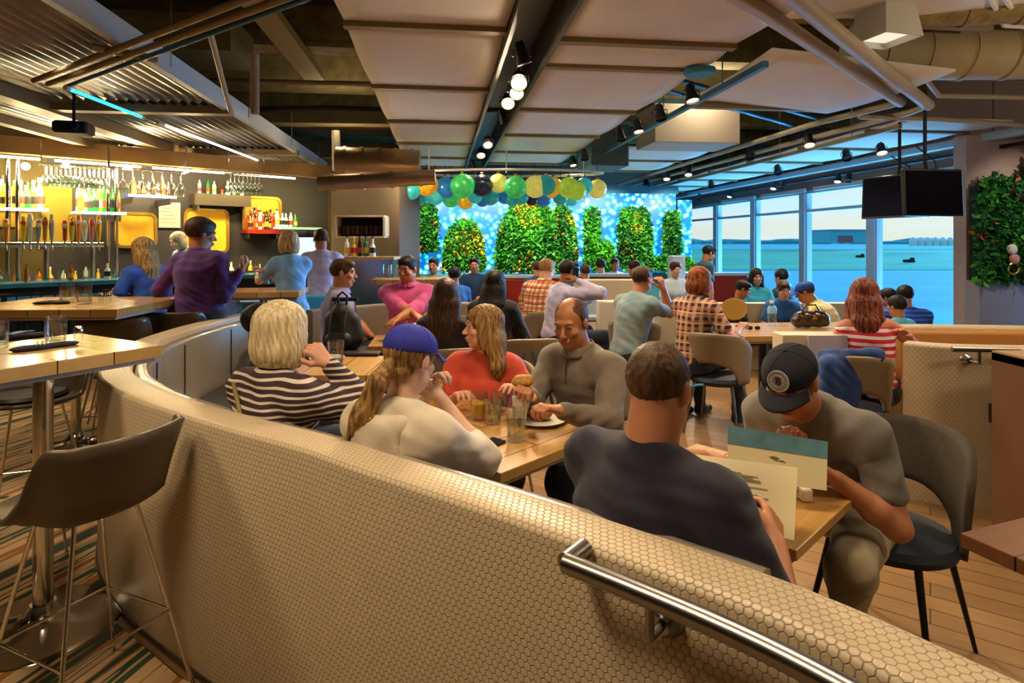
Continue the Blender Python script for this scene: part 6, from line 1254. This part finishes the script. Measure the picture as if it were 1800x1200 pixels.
person('woman with very long dark hair, back turned, before the pink-shirted man', (785, 490, 4.35), face=-10, lean=4, hair='longback', hcol='brown', skin='tan', top=cloth('dark_top', '24181c'), fem=True)
person('small blond head just right of the blue cap', (757, 548, 4.75), face=20, lean=4, hair='bob', hcol='darkblond', skin='fair', top=cloth('beige_top', 'a88c60'), fem=True)
person('woman all in black with long black hair in the middle of the room', (870, 475, 5.4), face=-15, lean=8, hair='longback', hcol='black', skin='tan', top=cloth('black_top', '101218'), sleeve='long', fem=True, bulk=1.1)
person('person in a dark jacket half hidden behind the woman in stripes', (462, 538, 3.45), face=-60, lean=2, hair='full', hcol='black', skin='tan', top=cloth('dark_jacket', '15161c'), sleeve='long')
person('man in an orange plaid shirt leaning right', (962, 455, 6.7), face=-35, lean=22, yaw=-10, pitch=14, hair='short', hcol='darkblond', skin='fair', top=chk('orange_plaid', 'd88a50', 'e8c8a8', '8a3c28'), sleeve='long', bulk=1.1)
ph_ = person('man in a white-lilac shirt holding a telephone to his ear', (1000, 457, 6.1), face=-70, lean=12, yaw=5, pitch=12, hair='short', hcol='black', skin='brown', top=WS, sleeve='long', R=P(1016, 493, 5.92), L=P(1040, 525, 6.4), elbow=(None, (.6, -.4, -.6)), palm=(None, (-.7, .7, 0)), curl=(.5, .6), bulk=1.1)
o = phone('dark phone held at the ear of the white-lilac-shirted man', P(1011, 482, 5.98), 0); o.rotation_euler = (1.2, .3, .4)
person('man in a grey t-shirt resting his chin, right of the middle', (1130, 468, 5.4), face=-58, lean=16, yaw=4, pitch=6, hair='short', hcol='brown', skin='warm', top=cloth('grey_teal_tee', '8a9494', '6a8a94'), R=P(1166, 508, 5.3), L=P(1185, 548, 5.7), bulk=1.12, curl=(.5, .9), palm=(None, (-.5, 0, .8)), elbow=(None, (.5, .5, -1)))
plaidw = person('woman with auburn bob in a plaid shirt reading, on the taupe chair', (1230, 470, 5.1), face=-48, lean=10, yaw=-4, pitch=18, hair='bob', hcol='red', skin='fair', top=chk('brown_plaid', 'a86848', '3c2430', 'd8b898'), fem=True, R=P(1302, 575, 5.0), L=P(1285, 585, 5.25), curl=(.9, .9), legs=cloth('dark_jeans', '16203a'))
person('standing waiter in a dark teal shirt before the windows', (1246, 432, 8.2), face=-80, sit=False, lean=10, pitch=25, hair='short', hcol='black', skin='tan', top=cloth('teal_shirt', '1f5a6c', '16404e'))
person('man in dark clothes looking down, sitting right of the paper fan', (1306, 493, 7.3), face=-105, lean=8, pitch=22, hair='short', hcol='black', skin='tan', top=cloth('black_top', '101218'))
person('woman with dark hair and teal top facing us by the windows', (1330, 472, 8.3), face=175, lean=4, hair='long', hcol='black', skin='tan', top=cloth('aqua_top', '2a98b0'), fem=True)
person('dark-haired person behind the smiling woman, by the windows', (1373, 474, 8.6), face=30, lean=4, hair='full', hcol='black', skin='tan', top=cloth('teal_dark', '1a4858'))
person('smiling dark-haired woman in a blue top across the long table', (1378, 494, 7.1), face=168, lean=14, yaw=8, pitch=14, hair='full', hcol='brown', skin='fair', top=cloth('blue_top2', '2468b8'), fem=True)
person('person in a blue cap and yellow shirt bending over the long table', (1415, 496, 6.75), face=60, lean=30, pitch=20, hair='short', hcol='brown', skin='tan', top=cloth('yellow_shirt', 'e8c838', 'e8e0c0'), cap=(mat('cap_blue', '1848a8', .7), False, None), bulk=1.2)
red = person('woman with streaked hair in a red and white striped tank top', (1520, 490, 4.35), face=-22, lean=8, roll=-3, yaw=-14, pitch=10, hair='long', hcol='blue', skin='warm', top=stripes_mat('red_white_stripes', 'c82848', 'ece0e0', .05, .45), sleeve='tank', fem=True, R=P(1598, 594, 4.0), L=P(1480, 640, 4.6), elbow=(None, (.3, -.6, -.5)), bulk=1.05, seatmin=.4)
person('person in a blue striped shirt, back turned, by the right window', (1590, 503, 6.4), face=-10, lean=6, hair='full', hcol='black', skin='tan', top=stripes_mat('blue_stripes', '1c40b0', '3c78d8', .05, .4), bulk=1.25)
person('child with dark hair and light blue top before the blue-striped person', (1576, 521, 5.9), face=20, lean=2, hair='full', hcol='black', skin='tan', top=cloth('light_aqua', '5ab8d0'))
person('dark-haired person half hidden right of the woman with streaked hair', (1560, 508, 6.9), face=40, lean=2, hair='full', hcol='black', skin='tan', top=cloth('blue_top3', '1c58a8'))
for (lb, px, py, Y, fc, hr, hc_, cl, c2, fm) in (
    ('man in a light teal shirt at the left end of the red banquette', 762, 453, 9.3, 170, 'short', 'black', 'teal_light', '6ab0b8', False), ('man in a dark blue shirt eating on the red banquette', 834, 452, 9.3, 180, 'short', 'black', 'navy_blue', '1c3c6c', False),
    ('dark-blue-clad person behind the orange-plaid man', 944, 458, 9.5, 20, 'short', 'brown', 'blue_dark2', '1a4a78', False), ('person in blue facing away, left of the pale divider', 1056, 456, 10.6, 10, 'full', 'black', 'blue_top3', '1c58a8', False),
    ('person in white facing us beside the small white sign', 1081, 453, 10.8, 185, 'short', 'black', 'white_top', 'd0e0e8', True), ('dark-haired person in a maroon top beyond the grey-shirted man', 1114, 459, 9.7, 60, 'full', 'black', 'maroon', '5c1c30', False),
    ('person in a pale shirt behind the plaid-shirted woman', 1188, 460, 9.0, 190, 'full', 'brown', 'white_top', 'd0e0e8', True), ('person with cap-like dark hair low beyond the middle divider', 1028, 466, 10.0, 30, 'full', 'brown', 'teal_dark', '1a4858', False),
    ('small blurred figure in blue left of the black-clothed woman', 798, 470, 8.4, 30, 'full', 'black', 'blue_top2', '2468b8', False)):
    person(lb, (px, py, Y), face=fc, lean=6, hair=hr, hcol=hc_, skin=random.choice(['tan', 'warm', 'fair']), top=cloth(cl, c2), fem=fm, lod=2)
for i in range(6):
    p = UV(7.9, VS[i]+1.06, 1.35); l = lamp('AREA', 'window_portal', p, 1, size=1.9, sy=2.6, target=p+UV(-1, 0, 0)); l.data.cycles.is_portal = True
for (u, v) in [(.65, 2), (.65, 5), (.65, 8), (.65, 11), (-3, 5), (-3, 9), (4, 3.5), (4, 7), (4, 11), (-1, 1), (3, 0.5), (-2.5, 2)]:
    lamp("SPOT", "ceiling_fill_spot", UV(u, v, 2.95), 95 if v < 4 else 140, size=.3, target=UV(u, v, 0), angle=140, blend=.8)  # wide spots added for general brightness, with no fixture around them
l = lamp('SUN', 'sky_glow_boost', (20, 10, 6), 15.0, col=(.16, .52, 1), target=Vector((20, 10, 6))+UV(-1, -.5, -.07)); l.data.angle = math.radians(30)  # blue sun lamp added to strengthen the daylight through the windows
# unseen area lamps added below sill height to imitate daylight bouncing off the apron
for v in (9.2, 12.4, 15.6):
    p = UV(10.2, v, -.9); lamp('AREA', 'apron_bounce_fill', p, 300, col=(.16, .56, 1), size=1.0, sy=3.0, target=p+UV(-1.6, 0, 1.5))
# hidden point lamps added to brighten the ceiling void and ducts
for (u, v, z, e) in [(-1.4, 8.5, 3.4, 14), (1.5, 3.2, 3.55, 20), (3.6, 7.6, 3.6, 25), (4.5, 2.6, 2.75, 30), (-5.2, 5.5, 3.3, 20), (6.2, 4.2, 2.8, 16)]:
    lamp('POINT', 'void_fill', UV(u, v, z), e, size=.05)
# accent spots on the leafy walls
for i, x in enumerate((-.2, 1.2, 2.4, 3.6, 5.0)):
    p = UV(x, 10.9, 2.85); lamp('SPOT', 'plant_spot', p, 260, col=(1, .92, .62), size=.05, target=UV(x, 12.5, 1.5), angle=75)
lamp('SPOT', 'plant_spot', UV(7.4, 5.6, 2.85), 50, col=(1, .85, .7), size=.05, target=UV(7.8, 7.1, 1.6), angle=80)
# under-shelf strips washing the bar wall
for i in range(5):
    p = bw_(-.6+i*1.25, -1.1, 2.6); lamp('AREA', 'bar_strip', p, 26, col=(1, .72, .28), size=1.0, sy=.08, target=p+nB*.8+Vector((0, 0, -1.2)))
cam = bpy.data.cameras.new('camera'); co = bpy.data.objects.new('camera', cam); COL.objects.link(co)
cam.sensor_width = 36; cam.lens = F/1800*36; cam.shift_y = -(600-HY)/1800; cam.clip_start = .05; cam.clip_end = 6000
co.location = (0, 0, H); co.rotation_euler = (PI/2, 0, 0); S.camera = co
S.view_settings.view_transform = 'Standard'; S.view_settings.look = 'None'; S.view_settings.gamma = 1
S.view_settings.exposure = EXPOSURE
S.cycles.transparent_max_bounces = 32
